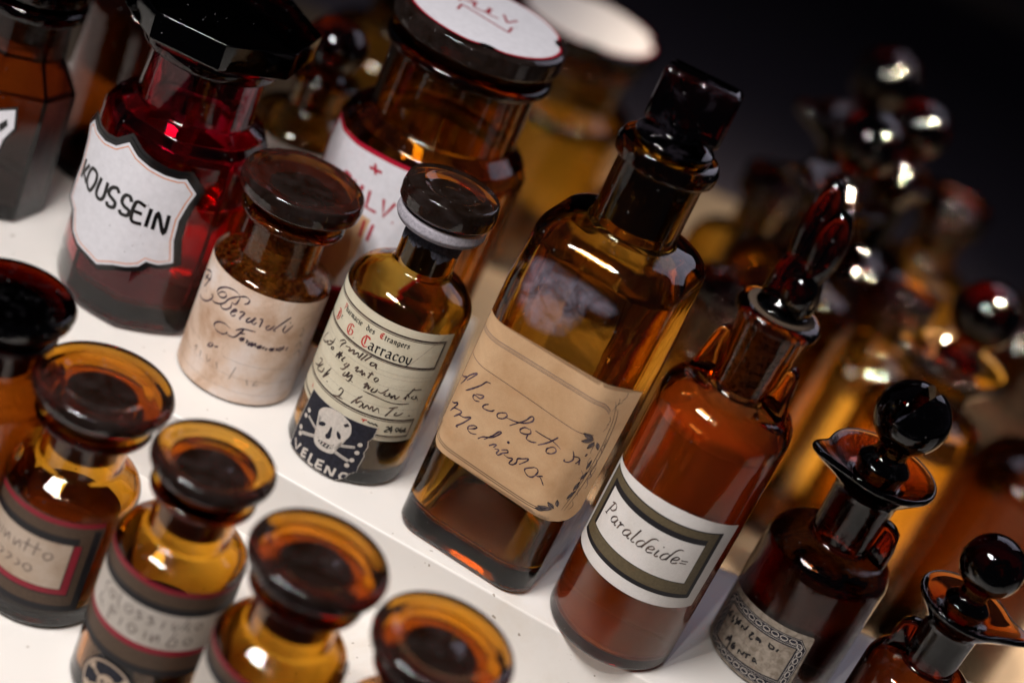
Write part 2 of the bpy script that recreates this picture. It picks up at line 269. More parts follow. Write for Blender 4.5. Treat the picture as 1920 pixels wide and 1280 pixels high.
M_PLUGMOTTLED = glass("mottled_brown_plug", (110, 240, 520), rough=0.4, milk=((0.28, 0.14, 0.05), 0.3), grime=0.9, grime_col=(0.016, 0.008, 0.005), grime_scale=420.0, grime_edge=(0.46, 0.60))
M_PLUGDARK = glass("ground_dark_plug", (420, 800, 1300), rough=0.5, milk=((0.012, 0.006, 0.004), 0.8), ior=1.15)
M_BALL = glass("dark_ball_glass", (95, 230, 520), rough=0.02, dust=0.05, wav=0.08)
M_REDBROWN = glass("red_brown_glass", (200, 520, 1000), dust=0.06, streak=0.16)
M_LIQ_ORANGE = glass("cloudy_orange_liquid", (16, 60, 170), rough=0.05, ior=1.33, milk=((0.62, 0.20, 0.06), 0.36))
M_LIQ_RED = glass("red_liquid", (2, 60, 42), rough=0.0, ior=1.33)
M_LIQ_BROWN = glass("brown_liquid", (26, 75, 190), rough=0.0, ior=1.33)
M_LIQ_DARK = glass("dark_red_liquid", (60, 240, 420), rough=0.0, ior=1.33)
M_POWDER = flat("dark_powder", (0.018, 0.010, 0.007), 0.9, 0.1, 0.5)
M_CHALK = flat("chalky_deposit", (0.34, 0.32, 0.36), 0.85, 0.2, 0.35)
M_SALT = flat("grey_deposit_in_neck", (0.10, 0.10, 0.13), 0.9, 0.2, 0.7)
M_DUSTY = flat("pale_dust_in_lip", (0.07, 0.048, 0.034), 0.9, 0.2, 0.3)

M_INK = flat("black_ink", (0.012, 0.011, 0.014), 0.55, 0.3)
M_INKB = flat("brown_ink", (0.028, 0.017, 0.018), 0.7, 0.2, fade=(0.16, 0.11, 0.085))
M_INKV = flat("violet_ink", (0.034, 0.020, 0.036), 0.7, 0.2, fade=(0.17, 0.11, 0.12))
M_INKGREY = flat("faded_ink", (0.20, 0.15, 0.14), 0.7, 0.2, 0.4)
M_INKRED = flat("red_ink", (0.52, 0.035, 0.03), 0.6, 0.3)
M_OLIVEINK = flat("olive_gold_ink", (0.125, 0.095, 0.052), 0.6, 0.3, 0.25)
M_BROWNBAND = flat("brown_band_ink", (0.10, 0.062, 0.04), 0.6, 0.3, 0.25)
M_MAROON = flat("crimson_band_ink", (0.30, 0.012, 0.03), 0.5, 0.3, 0.2)
M_ORANGELINE = flat("orange_enamel", (0.72, 0.22, 0.05), 0.2, 0.5)
M_ENAMEL = flat("white_enamel", (0.74, 0.73, 0.78), 0.12, 0.5)
M_ENAMELK = flat("black_enamel", (0.006, 0.006, 0.007), 0.22, 0.5)
M_ENAMELR = flat("red_enamel", (0.42, 0.012, 0.035), 0.2, 0.5)
M_SKULLW = flat("printed_white", (0.66, 0.60, 0.54), 0.75, 0.2, 0.2)
M_PATCH = flat("printed_blue_black", (0.020, 0.020, 0.034), 0.7, 0.3, 0.6)
M_P_PINK = paper("stained_pinkish_paper", (0.48, 0.29, 0.18), (0.72, 0.54, 0.42), 42.0, c3=(0.82, 0.72, 0.67))
M_P_CREAM = paper("cream_paper", (0.62, 0.55, 0.40), (0.72, 0.66, 0.51), 60.0)
M_P_TAN = paper("tan_paper", (0.47, 0.27, 0.13), (0.62, 0.40, 0.225), 34.0)
M_P_WHITE = paper("white_paper", (0.66, 0.62, 0.58), (0.76, 0.72, 0.69), 50.0)
M_P_GREY = paper("speckled_grey_paper", (0.20, 0.16, 0.12), (0.38, 0.32, 0.26), 420.0)
M_P_BEIGE = paper("beige_paper", (0.46, 0.33, 0.23), (0.60, 0.48, 0.38), 60.0)
M_P_PALE = paper("pale_paper", (0.52, 0.46, 0.40), (0.66, 0.60, 0.54), 70.0)


# ------------------------------------------------------------------ mesh helpers
def fillet(pts, n=7):
    """pts: (r, z[, fillet radius[, k]]) -> dense list of (r, z, k)."""
    P = [(p[0], p[1], p[2] if len(p) > 2 else 0.0, p[3] if len(p) > 3 else 1.0) for p in pts]
    out = []
    for i, (x, z, f, k) in enumerate(P):
        if f <= 0 or i == 0 or i == len(P) - 1:
            out.append((x, z, k))
            continue
        a = Vector((P[i - 1][0] - x, P[i - 1][1] - z))
        c = Vector((P[i + 1][0] - x, P[i + 1][1] - z))
        la, lc = a.length, c.length
        if la < 1e-6 or lc < 1e-6:
            out.append((x, z, k))
            continue
        a /= la
        c /= lc
        ang = a.angle(c)
        if ang > PI - 0.02:
            out.append((x, z, k))
            continue
        d = min(f / math.tan(ang / 2), la * 0.49, lc * 0.49)
        ff = d * math.tan(ang / 2)
        ctr = Vector((x, z)) + (a + c).normalized() * (ff / math.sin(ang / 2))
        p0 = Vector((x, z)) + a * d
        p1 = Vector((x, z)) + c * d
        t0 = math.atan2(p0.y - ctr.y, p0.x - ctr.x)
        t1 = math.atan2(p1.y - ctr.y, p1.x - ctr.x)
        dt = (t1 - t0 + PI) % (2 * PI) - PI
        ka = P[i - 1][3]
        kc = P[i + 1][3]
        k0 = k + (ka - k) * d / la
        k1 = k + (kc - k) * d / lc
        for j in range(n + 1):
            s = j / n
            tt = t0 + dt * s
            out.append((ctr.x + ff * math.cos(tt), ctr.y + ff * math.sin(tt), k0 + (k1 - k0) * s))
    return out


def sec_circle(r, z, k, t):
    return r * math.cos(t), r * math.sin(t)


def sec_rrect(W, D, c0, yaw=0.0):
    def f(r, z, k, t):
        hw = r
        hd = r * (D / W) * (1 - k) + r * k
        c = min(c0 * (1 - k) + r * k, hw, hd)
        dx, dy = math.cos(t), math.sin(t)
        ax, ay = abs(dx), abs(dy)
        s = min(hw / ax if ax > 1e-9 else 1e9, hd / ay if ay > 1e-9 else 1e9)
        x, y = ax * s, ay * s
        if x > hw - c and y > hd - c:
            cx, cyy = hw - c, hd - c
            bq = -(ax * cx + ay * cyy)
            q = cx * cx + cyy * cyy - c * c
            s = -bq + math.sqrt(max(bq * bq - q, 0))
            x, y = ax * s, ay * s
        x = math.copysign(x, dx)
        y = math.copysign(y, dy)
        return x * math.cos(yaw) + y * math.sin(yaw), -x * math.sin(yaw) + y * math.cos(yaw)
    return f


def sec_poly(n, t0, amt):
    def f(r, z, k, t):
        a = ((t - t0) % (2 * PI / n)) - PI / n
        p = math.cos(PI / n) / math.cos(a)
        b = amt * (1 - k)
        rr = r * ((1 - b) + b * p)
        return rr * math.cos(t), rr * math.sin(t)
    return f


def loft(rows, sec=sec_circle, n=96, warp=0.0):
    bm = bmesh.new()
    rings = []
    for (r, z, k) in rows:
        if r < 1e-4:
            rings.append([bm.verts.new((0, 0, z * S))])
        else:
            ring = []
            for i in range(n):
                t = 2 * PI * i / n
                if warp:                    # denser near the rounded corners
                    t -= warp * -math.sin(4 * t) / 4
                x, y = sec(r, z, k, t)
                ring.append(bm.verts.new((x * S, y * S, z * S)))
            rings.append(ring)
    for a, b in zip(rings, rings[1:]):
        if len(a) == 1 and len(b) == 1:
            continue
        for i in range(n):
            j = (i + 1) % n
            if len(a) == 1:
                bm.faces.new((a[0], b[j], b[i]))
            elif len(b) == 1:
                bm.faces.new((a[i], a[j], b[0]))
            else:
                bm.faces.new((a[i], a[j], b[j], b[i]))
    bmesh.ops.recalc_face_normals(bm, faces=bm.faces)
    return bm


def bm_mesh(name, bm, mats, sharp=None):
    me = bpy.data.meshes.new(name)
    bm.to_mesh(me)
    bm.free()
    for m in (mats if isinstance(mats, (list, tuple)) else [mats]):
        me.materials.append(m)
    for p in me.polygons:
        p.use_smooth = True
    if sharp:
        me.set_sharp_from_angle(angle=R_(sharp))
    return me


def part(name, me, parent=None, label=None):
    o = bpy.data.objects.new(name, me)
    COL.objects.link(o)
    if parent is not None:
        o.parent = parent
    if label:
        o["label"] = label
    return o


def thing(name, label, cat, loc, rz=0.0, group=None):
    o = bpy.data.objects.new(name, None)
    o.empty_display_size = 0.01
    COL.objects.link(o)
    o.location = Vector(loc) * S
    o.rotation_euler = (0, 0, rz)
    o["label"] = label
    o["category"] = cat
    if group:
        o["group"] = group
    return o


def boolean(base, others, op='UNION'):
    """bmesh + bmeshes -> one manifold bmesh (temporary objects are removed again)."""
    tmp = []

    def mk(b):
        me = bpy.data.meshes.new("tmp")
        b.to_mesh(me)
        b.free()
        o = bpy.data.objects.new("tmp", me)
        COL.objects.link(o)
        tmp.append(o)
        return o
    bo = mk(base)
    for b in others:
        oo = mk(b)
        md = bo.modifiers.new("b", 'BOOLEAN')
        md.operation = op
        md.solver = 'EXACT'
        md.object = oo
    bpy.context.view_layer.update()
    dg = bpy.context.evaluated_depsgraph_get()
    me = bpy.data.meshes.new_from_object(bo.evaluated_get(dg))
    bm = bmesh.new()
    bm.from_mesh(me)
    bpy.data.meshes.remove(me)
    for o in tmp:
        d = o.data
        bpy.data.objects.remove(o)
        bpy.data.meshes.remove(d)
    return bm


def bm_box(sx, sy, sz, bevel=0.0, seg=5, loc=(0, 0, 0), rz=0.0):
    bm = bmesh.new()
    bmesh.ops.create_cube(bm, size=1.0)
    bmesh.ops.scale(bm, vec=(sx * S, sy * S, sz * S), verts=bm.verts)
    if bevel:
        bmesh.ops.bevel(bm, geom=list(bm.edges), offset=bevel * S, segments=seg, profile=0.5, affect='EDGES')
    bmesh.ops.rotate(bm, cent=(0, 0, 0), matrix=Matrix.Rotation(rz, 3, 'Z'), verts=bm.verts)
    bmesh.ops.translate(bm, vec=Vector(loc) * S, verts=bm.verts)
    return bm


def bm_prism(poly, thick, bevel=0.0, seg=4, rz=0.0, loc=(0, 0, 0)):
    """poly in the local x-z plane, extruded by thick along y (centred)."""
    bm = bmesh.new()
    vs = [bm.verts.new((x * S, -thick / 2 * S, z * S)) for x, z in poly]
    f = bm.faces.new(vs)
    r = bmesh.ops.extrude_face_region(bm, geom=[f])
    nv = [e for e in r["geom"] if isinstance(e, bmesh.types.BMVert)]
    bmesh.ops.translate(bm, vec=(0, thick * S, 0), verts=nv)
    bmesh.ops.recalc_face_normals(bm, faces=bm.faces)
    if bevel:
        eds = [e for e in bm.edges if abs(e.verts[0].co.y - e.verts[1].co.y) < 1e-7]
        bmesh.ops.bevel(bm, geom=eds, offset=bevel * S, segments=seg, profile=0.5, affect='EDGES', clamp_overlap=True)
    bmesh.ops.rotate(bm, cent=(0, 0, 0), matrix=Matrix.Rotation(rz, 3, 'Z'), verts=bm.verts)
    bmesh.ops.translate(bm, vec=Vector(loc) * S, verts=bm.verts)
    return bm


def bm_sphere(r, loc=(0, 0, 0), sz=1.0, seg=48):
    bm = bmesh.new()
    bmesh.ops.create_uvsphere(bm, u_segments=seg, v_segments=seg // 2, radius=r * S)
    bmesh.ops.scale(bm, vec=(1, 1, sz), verts=bm.verts)
    bmesh.ops.translate(bm, vec=Vector(loc) * S, verts=bm.verts)
    return bm


def spline(pts, sub=5):
    if len(pts) < 3:
        return list(pts)
    P = [pts[0]] + list(pts) + [pts[-1]]
    if pts[0] == pts[-1]:
        P[0], P[-1] = pts[-2], pts[1]
    out = []
    for i in range(1, len(P) - 2):
        p0, p1, p2, p3 = P[i - 1:i + 3]
        for j in range(sub):
            t = j / sub
            out.append(tuple(0.5 * (2 * p1[c] + (p2[c] - p0[c]) * t + (2 * p0[c] - 5 * p1[c] + 4 * p2[c] - p3[c]) * t * t
                                    + (3 * p1[c] - p0[c] - 3 * p2[c] + p3[c]) * t ** 3) for c in range(2)))
    out.append(tuple(pts[-1]))
    return out


def offset_poly(pts, d):
    """grow (d > 0) or shrink a closed outline."""
    n = len(pts)
    area2 = sum(pts[i][0] * pts[(i + 1) % n][1] - pts[(i + 1) % n][0] * pts[i][1] for i in range(n))
    sg = 1 if area2 > 0 else -1
    out = []
    for i in range(n):
        p, q, r = Vector(pts[i - 1]), Vector(pts[i]), Vector(pts[(i + 1) % n])
        a, b = (q - p).normalized(), (r - q).normalized()
        na, nb = Vector((a.y, -a.x)) * sg, Vector((b.y, -b.x)) * sg
        m = na + nb
        if m.length < 1e-6:
            m = na
        m.normalize()
        c = max(m.dot(na), 0.45)
        out.append(tuple(q + m * (d / c)))
    return out


class Sheet:
    """A label: flat pieces of paper and ink in (u, v) millimetres, wrapped onto a surface."""

    def __init__(self, mapping, mats, lift=0.15, step=1.4):
        self.map, self.mats, self.lift, self.step = mapping, mats, lift, step
        self.items = []
        self.k = 0

    def poly(self, pts, mat, layer=1.0, raw=True):
        self.items.append(([list(pts)], self.mats.index(mat), layer))

    def rect(self, u0, v0, u1, v1, mat, layer=1.0):
        self.poly([(u0, v0), (u1, v0), (u1, v1), (u0, v1)], mat, layer)

    def frame(self, u0, v0, u1, v1, t, mat, layer=1.0):
        self.rect(u0, v0, u1, v0 + t, mat, layer)
        self.rect(u0, v1 - t, u1, v1, mat, layer)
        self.rect(u0, v0 + t, u0 + t, v1 - t, mat, layer)
        self.rect(u1 - t, v0 + t, u1, v1 - t, mat, layer)

    def disc(self, u, v, r, mat, layer=2.0, n=14, sy=1.0):
        self.poly([(u + r * math.cos(2 * PI * i / n), v + r * sy * math.sin(2 * PI * i / n)) for i in range(n)], mat, layer)

    def ring(self, u, v, r, w, mat, layer=2.0, n=28, sy=1.0):
        q = []
        for i in range(n):
            a, b = 2 * PI * i / n, 2 * PI * (i + 1) / n
            q.append([(u + (r + w) * math.cos(a), v + (r + w) * sy * math.sin(a)), (u + (r + w) * math.cos(b), v + (r + w) * sy * math.sin(b)),
                      (u + r * math.cos(b), v + r * sy * math.sin(b)), (u + r * math.cos(a), v + r * sy * math.sin(a))])
        self.items.append((q, self.mats.index(mat), layer))

    def stroke(self, pts, w, mat, layer=2.0, smooth=True, nib=None, thin=0.35, taper=True, jitter=0.0):
        self.k += 1
        layer = layer + 0.11 * (self.k % 8)
        P = spline(pts) if smooth else list(pts)
        if len(P) < 2:
            self.disc(P[0][0], P[0][1], w * 0.6, mat, layer)
            return
        N = len(P)
        left, right = [], []
        for i in range(N):
            a = Vector(P[max(i - 1, 0)])
            b = Vector(P[min(i + 1, N - 1)])
            d = b - a
            if d.length < 1e-9:
                d = Vector((1, 0))
            d.normalize()
            ww = w
            if nib is not None:
                ww = w * (thin + (1 - thin) * abs(math.sin(math.atan2(d.y, d.x) - nib)))
            if taper and N > 4:
                s = min(i, N - 1 - i) / (N - 1)
                ww *= 0.55 + 0.45 * min(1.0, s * 6)
            if jitter:
                ww *= 1 + random.uniform(-jitter, jitter)
            nn = Vector((-d.y, d.x)) * ww * 0.5
            left.append(tuple(Vector(P[i]) + nn))
            right.append(tuple(Vector(P[i]) - nn))
        q = [[left[i], left[i + 1], right[i + 1], right[i]] for i in range(N - 1)]
        self.items.append((q, self.mats.index(mat), layer))

    def dotted(self, u0, u1, v, mat, gap=0.55, w=0.16, layer=2.0):
        q = []
        u = u0
        while u < u1:
            q.append([(u, v - w / 2), (u + gap * 0.45, v - w / 2), (u + gap * 0.45, v + w / 2), (u, v + w / 2)])
            u += gap
        self.items.append((q, self.mats.index(mat), layer))

    def build(self, name, parent, label=None):
        verts, faces, mi = [], [], []
        for polys, m, layer in self.items:
            bm = bmesh.new()
            for pl in polys:
                try:
                    bm.faces.new([bm.verts.new((x, y, 0)) for x, y in pl])
                except ValueError:
                    pass
            xs = [v.co.x for v in bm.verts]
            if not xs:
                continue
            if any(len(f.verts) > 4 for f in bm.faces):
                bmesh.ops.triangulate(bm, faces=list(bm.faces), ngon_method='EAR_CLIP')
            if max(xs) - min(xs) > self.step:
                u = math.floor(min(xs) / self.step) * self.step + self.step
                while u < max(xs):
                    bmesh.ops.bisect_plane(bm, geom=list(bm.verts) + list(bm.edges) + list(bm.faces), plane_co=(u, 0, 0), plane_no=(1, 0, 0), dist=1e-5)
                    u += self.step
            bm.normal_update()
            base = len(verts)
            bm.verts.index_update()
            h = self.lift + 0.035 * (layer - 1)
            for v in bm.verts:
                verts.append(self.map(v.co.x, v.co.y, h))
            for f in bm.faces:
                idx = [v.index + base for v in f.verts]
                if f.normal.z < 0:
                    idx.reverse()
                faces.append(idx)
                mi.append(m)
            bm.free()
        me = bpy.data.meshes.new(name)
        me.from_pydata([tuple(c * S for c in v) for v in verts], [], faces)
        for m in self.mats:
            me.materials.append(m)
        for p, m in zip(me.polygons, mi):
            p.material_index = m
            p.use_smooth = True
        return part(name, me, parent, label)


def on_cyl(R):
    def f(u, v, h):
        a = u / R
        return ((R + h) * math.sin(a), -(R + h) * math.cos(a), v)
    return f


# pen strokes for printed letters, unit height, width in the first number
G = {
    'K': (0.6, [[(0, 0), (0, 1)], [(0.6, 1), (0.05, 0.42)], [(0.2, 0.58), (0.62, 0)]]),
    'O': (0.62, [[(0.31, 1), (0.05, 0.8), (0, 0.5), (0.05, 0.2), (0.31, 0), (0.57, 0.2), (0.62, 0.5), (0.57, 0.8), (0.31, 1)]]),
    'U': (0.58, [[(0, 1), (0, 0.25), (0.1, 0.05), (0.29, 0), (0.48, 0.05), (0.58, 0.25), (0.58, 1)]]),
    'L': (0.48, [[(0, 1), (0, 0)], [(0, 0), (0.48, 0)]]), 'V': (0.62, [[(0, 1), (0.31, 0)], [(0.31, 0), (0.62, 1)]]),
    'P': (0.55, [[(0, 0), (0, 1)], [(0, 1), (0.35, 1), (0.55, 0.77), (0.35, 0.5), (0, 0.5)]]),
    'N': (0.6, [[(0, 0), (0, 1)], [(0, 1), (0.6, 0)], [(0.6, 0), (0.6, 1)]]), 'I': (0.05, [[(0, 0), (0, 1)]]),
    'G': (0.6, [[(0.58, 0.85), (0.31, 1), (0.05, 0.8), (0, 0.5), (0.05, 0.2), (0.31, 0), (0.55, 0.15), (0.58, 0.45)], [(0.58, 0.45), (0.35, 0.45)]]),
    'E': (0.5, [[(0, 0), (0, 1)], [(0, 1), (0.5, 1)], [(0, 0.5), (0.4, 0.5)], [(0, 0), (0.5, 0)]]),
    'M': (0.7, [[(0, 0), (0, 1)], [(0, 1), (0.35, 0.3)], [(0.35, 0.3), (0.7, 1)], [(0.7, 1), (0.7, 0)]]),
    'A': (0.6, [[(0, 0), (0.3, 1)], [(0.3, 1), (0.6, 0)], [(0.12, 0.36), (0.48, 0.36)]]),
    'R': (0.55, [[(0, 0), (0, 1)], [(0, 1), (0.35, 1), (0.52, 0.77), (0.35, 0.5), (0, 0.5)], [(0.25, 0.5), (0.55, 0)]]),
    'D': (0.58, [[(0, 0), (0, 1)], [(0, 1), (0.3, 1), (0.55, 0.75), (0.58, 0.5), (0.55, 0.25), (0.3, 0), (0, 0)]]),
    '.': (0.1, [[(0, 0.03), (0.06, 0.03)]]), ' ': (0.3, []),
}
# black-letter minuscules: x height 0.6, drawn with a slanted broad nib
B = {
    'a': (0.42, [[(0.04, 0.52), (0.18, 0.6), (0.3, 0.5), (0.3, 0.1), (0.4, 0)], [(0.3, 0.34), (0.1, 0.28), (0.04, 0.1), (0.14, 0), (0.3, 0.1)]]),
    'c': (0.36, [[(0.32, 0.5), (0.2, 0.6), (0.06, 0.45), (0.06, 0.12), (0.18, 0), (0.34, 0.1)]]),
    'd': (0.42, [[(0.08, 0.95), (0.32, 0.6), (0.34, 0.15), (0.2, 0), (0.06, 0.12), (0.06, 0.45), (0.2, 0.6), (0.32, 0.5)]]),
    'e': (0.36, [[(0.07, 0.28), (0.32, 0.42), (0.2, 0.6), (0.06, 0.45), (0.06, 0.12), (0.18, 0), (0.34, 0.1)]]),
    'g': (0.42, [[(0.3, 0.5), (0.18, 0.6), (0.06, 0.45), (0.06, 0.15), (0.18, 0.03), (0.3, 0.15)], [(0.3, 0.6), (0.32, 0.0), (0.2, -0.25), (0.04, -0.15)]]),
    'h': (0.44, [[(0.05, 1), (0.07, 0.05), (0.14, 0)], [(0.07, 0.45), (0.22, 0.6), (0.34, 0.45), (0.32, 0.05), (0.26, -0.12)]]),
    'i': (0.2, [[(0.03, 0.52), (0.1, 0.58), (0.1, 0.08), (0.18, 0)], [(0.08, 0.8), (0.13, 0.76)]]),
    'l': (0.2, [[(0.08, 1), (0.08, 0.08), (0.17, 0)]]), 'f': (0.26, [[(0.24, 0.95), (0.12, 0.98), (0.08, 0.8), (0.08, 0)], [(0, 0.56), (0.22, 0.56)]]),
    'm': (0.64, [[(0.02, 0.52), (0.09, 0.58), (0.09, 0)], [(0.09, 0.45), (0.22, 0.6), (0.3, 0.5), (0.3, 0)], [(0.3, 0.45), (0.43, 0.6), (0.51, 0.5), (0.51, 0.08), (0.6, 0)]]),
    'n': (0.44, [[(0.02, 0.52), (0.09, 0.58), (0.09, 0)], [(0.09, 0.45), (0.22, 0.6), (0.31, 0.5), (0.31, 0.08), (0.4, 0)]]),
    'o': (0.4, [[(0.2, 0.6), (0.05, 0.45), (0.05, 0.14), (0.19, 0), (0.34, 0.14), (0.34, 0.45), (0.2, 0.6)]]),
    'r': (0.32, [[(0.02, 0.52), (0.09, 0.58), (0.09, 0.05), (0.15, 0)], [(0.1, 0.44), (0.2, 0.6), (0.3, 0.52)]]),
    's': (0.34, [[(0.3, 0.52), (0.18, 0.6), (0.06, 0.47), (0.28, 0.2), (0.16, 0), (0.03, 0.08)]]),
    't': (0.28, [[(0.1, 0.85), (0.1, 0.08), (0.2, 0)], [(0, 0.58), (0.24, 0.58)]]),
    'y': (0.44, [[(0.04, 0.6), (0.08, 0.15), (0.2, 0.0), (0.3, 0.1)], [(0.34, 0.62), (0.31, 0.1), (0.2, -0.2), (0.05, -0.28)]]),
    'P': (0.55, [[(0.1, 1), (0.14, 0.05), (0.05, -0.1)], [(0.0, 0.9), (0.3, 1), (0.46, 0.8), (0.4, 0.5), (0.16, 0.42)]]),
    'D': (0.75, [[(0.05, 0.95), (0.35, 1), (0.62, 0.75), (0.62, 0.3), (0.4, 0.02), (0.1, 0.05), (0.2, 0.3), (0.18, 0.75)], [(0.32, 0.9), (0.32, 0.15)]]),
    'G': (0.75, [[(0.62, 0.9), (0.35, 1), (0.08, 0.75), (0.08, 0.25), (0.35, 0), (0.62, 0.15), (0.64, 0.5), (0.42, 0.55)], [(0.3, 0.9), (0.3, 0.12)]]),
    'C': (0.72, [[(0.66, 0.85), (0.45, 0.98), (0.2, 0.92), (0.06, 0.6), (0.1, 0.2), (0.36, 0), (0.62, 0.12)], [(0.3, 0.9), (0.34, 0.2)], [(0.2, 1.02), (0.6, 0.98)]]),
    'E': (0.6, [[(0.5, 0.88), (0.3, 1), (0.08, 0.75), (0.08, 0.25), (0.3, 0), (0.54, 0.14)], [(0.1, 0.5), (0.45, 0.56)], [(0.28, 0.9), (0.28, 0.1)]]),
    'T': (0.6, [[(0.0, 0.9), (0.25, 1), (0.55, 0.95)], [(0.3, 0.95), (0.3, 0.2), (0.45, 0.02)]]),
    '.': (0.16, [[(0.05, 0.05), (0.1, 0.01)]]), ' ': (0.34, []),
}

# running hand for the white framed label: x height 0.5
H = {
    'P': (0.55, [[(0.2, 1), (0.12, 0.5), (0.08, 0)], [(0, 0.88), (0.3, 1.02), (0.52, 0.8), (0.38, 0.5), (0.14, 0.46)], [(-0.04, 0.0), (0.2, 0.03)]]),
    'a': (0.5, [[(0.42, 0.44), (0.25, 0.5), (0.05, 0.3), (0.05, 0.08), (0.18, 0), (0.35, 0.16), (0.42, 0.46)], [(0.42, 0.46), (0.39, 0.1), (0.47, 0), (0.55, 0.08)]]),
    'r': (0.4, [[(0, 0.4), (0.1, 0.48), (0.12, 0.3), (0.11, 0)], [(0.12, 0.28), (0.25, 0.47), (0.4, 0.43)]]),
    'l': (0.3, [[(0.14, 1), (0.1, 0.5), (0.08, 0.1), (0.17, 0), (0.3, 0.08)]]),
    'd': (0.5, [[(0.38, 0.44), (0.22, 0.5), (0.04, 0.3), (0.05, 0.06), (0.2, 0), (0.34, 0.14), (0.4, 0.44)], [(0.37, 0.05), (0.41, 0.4), (0.5, 0.85), (0.66, 1.02), (0.84, 1.0)]]),
    'e': (0.42, [[(0.05, 0.22), (0.3, 0.3), (0.34, 0.44), (0.2, 0.5), (0.05, 0.32), (0.07, 0.08), (0.2, 0), (0.42, 0.12)]]),
    'i': (0.26, [[(0.08, 0.48), (0.06, 0.1), (0.15, 0), (0.26, 0.1)], [(0.14, 0.76), (0.19, 0.8)]]),
    '=': (0.42, [[(0, 0.34), (0.4, 0.36)], [(0, 0.16), (0.4, 0.18)]]),
}


def write(sh, text, u0, u1, v, h, mats, w, glyphs=B, nib=R_(40), sp=0.08, slant=0.0, red='', layer=3.0):
    """text fitted between u0 and u1 on the line v; mats = (normal, accent)."""
    tot = sum(glyphs[c][0] + sp for c in text) - sp
    sx = (u1 - u0) / tot
    x = 0.0
    for c in text:
        gw, st = glyphs[c]
        for s in st:
            pts = [(u0 + (x + px + slant * py) * sx, v + py * h) for px, py in s]
            sh.stroke(pts, w, mats[1] if c in red else mats[0], layer, smooth=len(pts) > 2, nib=nib, thin=0.4 if nib is not None else 1.0, taper=False)
        x += gw + sp


def ink(sh, strokes, w, mat, layer=2.0, **kw):
    for s in strokes:
        sh.stroke([tuple(p) for p in s], w, mat, layer, **kw)

# ------------------------------------------------------------------ setting
def acrylic(name, c, rough):
    m, t, b = nt(name)
    f = noise(t, 14.0, 7.0, 0.68, dist=0.8)
    lo = (c[0] * 0.93, c[1] * 0.90, c[2] * 0.86)
    base = ramp(t, f, [(0.30, lo), (0.46, c), (0.62, c), (0.74, tuple(x * 0.95 for x in c))])
    sp = noise(t, 260.0, 2.0, 0.5)
    spk = ramp(t, sp, [(0.255, (0.45, 0.4, 0.35)), (0.275, (1, 1, 1))])
    mx = t.nodes.new("ShaderNodeMix")
    mx.data_type = 'RGBA'
    mx.blend_type = 'MULTIPLY'
    mx.inputs[0].default_value = 1.0
    link(t, base, mx.inputs[6])
    link(t, spk, mx.inputs[7])
    link(t, mx.outputs[2], b.inputs["Base Color"])
    b.inputs["Roughness"].default_value = rough
    bump(t, b, noise(t, 30.0, 3.0), 0.03, 0.001)
    return m


M_SHELF = acrylic("white_lacquered_board", (0.78, 0.745, 0.705), 0.32)
M_ROOM = flat("dark_room_paint", (0.10, 0.088, 0.12), 0.7, 0.2)

LOW = -32.0


def edge_y(x):
    return -31.7 - 0.1325 * (x + 18.9)


def structure(name, me):
    o = part(name, me)
    o["kind"] = "structure"
    return o


bm = bmesh.new()
fp = [(-420, edge_y(-420)), (620, edge_y(620)), (620, 40), (98, 40), (26, 44), (20, 145), (-52, 148), (-54, 206), (-420, 206)]
vb = [bm.verts.new((x * S, y * S, -160 * S)) for x, y in fp]
vt = [bm.verts.new((x * S, y * S, 0)) for x, y in fp]
bm.faces.new(vt)
bm.faces.new(vb[::-1])
for i in range(8):
    j = (i + 1) % 8
    bm.faces.new((vb[i], vb[j], vt[j], vt[i]))
bmesh.ops.recalc_face_normals(bm, faces=bm.faces)
tops = [e for e in bm.edges if all(abs(v.co.z) < 1e-7 for v in e.verts)]
bmesh.ops.bevel(bm, geom=tops, offset=1.4 * S, segments=4, profile=0.5, affect='EDGES')
structure("upper_shelf_step", bm_mesh("upper_shelf_step", bm, M_SHELF, 40))
bm = bm_box(1040, 250, 128, 1.2, 2, loc=(100, -73, LOW - 64))
structure("lower_shelf_step", bm_mesh("lower_shelf_step", bm, M_SHELF))
bm = bm_box(1500, 740, 18, 1.5, 2, loc=(200, 396, -141.0))
structure("back_shelf", bm_mesh("back_shelf", bm, acrylic("brown_back_board", (0.15, 0.115, 0.085), 0.4), 40))
bm = bm_box(6000, 4200, 20, loc=(0, 1500, -320))
structure("floor", bm_mesh("floor", bm, M_ROOM))
bm = bm_box(6000, 20, 3000, loc=(0, 2600, 1100))
mw, tw, bw = nt("uneven_dark_wall")
link(tw, ramp(tw, noise(tw, 2.6, 3.0, 0.5), [(0.40, (0.010, 0.009, 0.012)), (0.54, (0.10, 0.088, 0.11)), (0.68, (0.20, 0.15, 0.12))]), bw.inputs["Base Color"])
bw.inputs["Roughness"].default_value = 0.8
structure("wall", bm_mesh("wall", bm, mw))


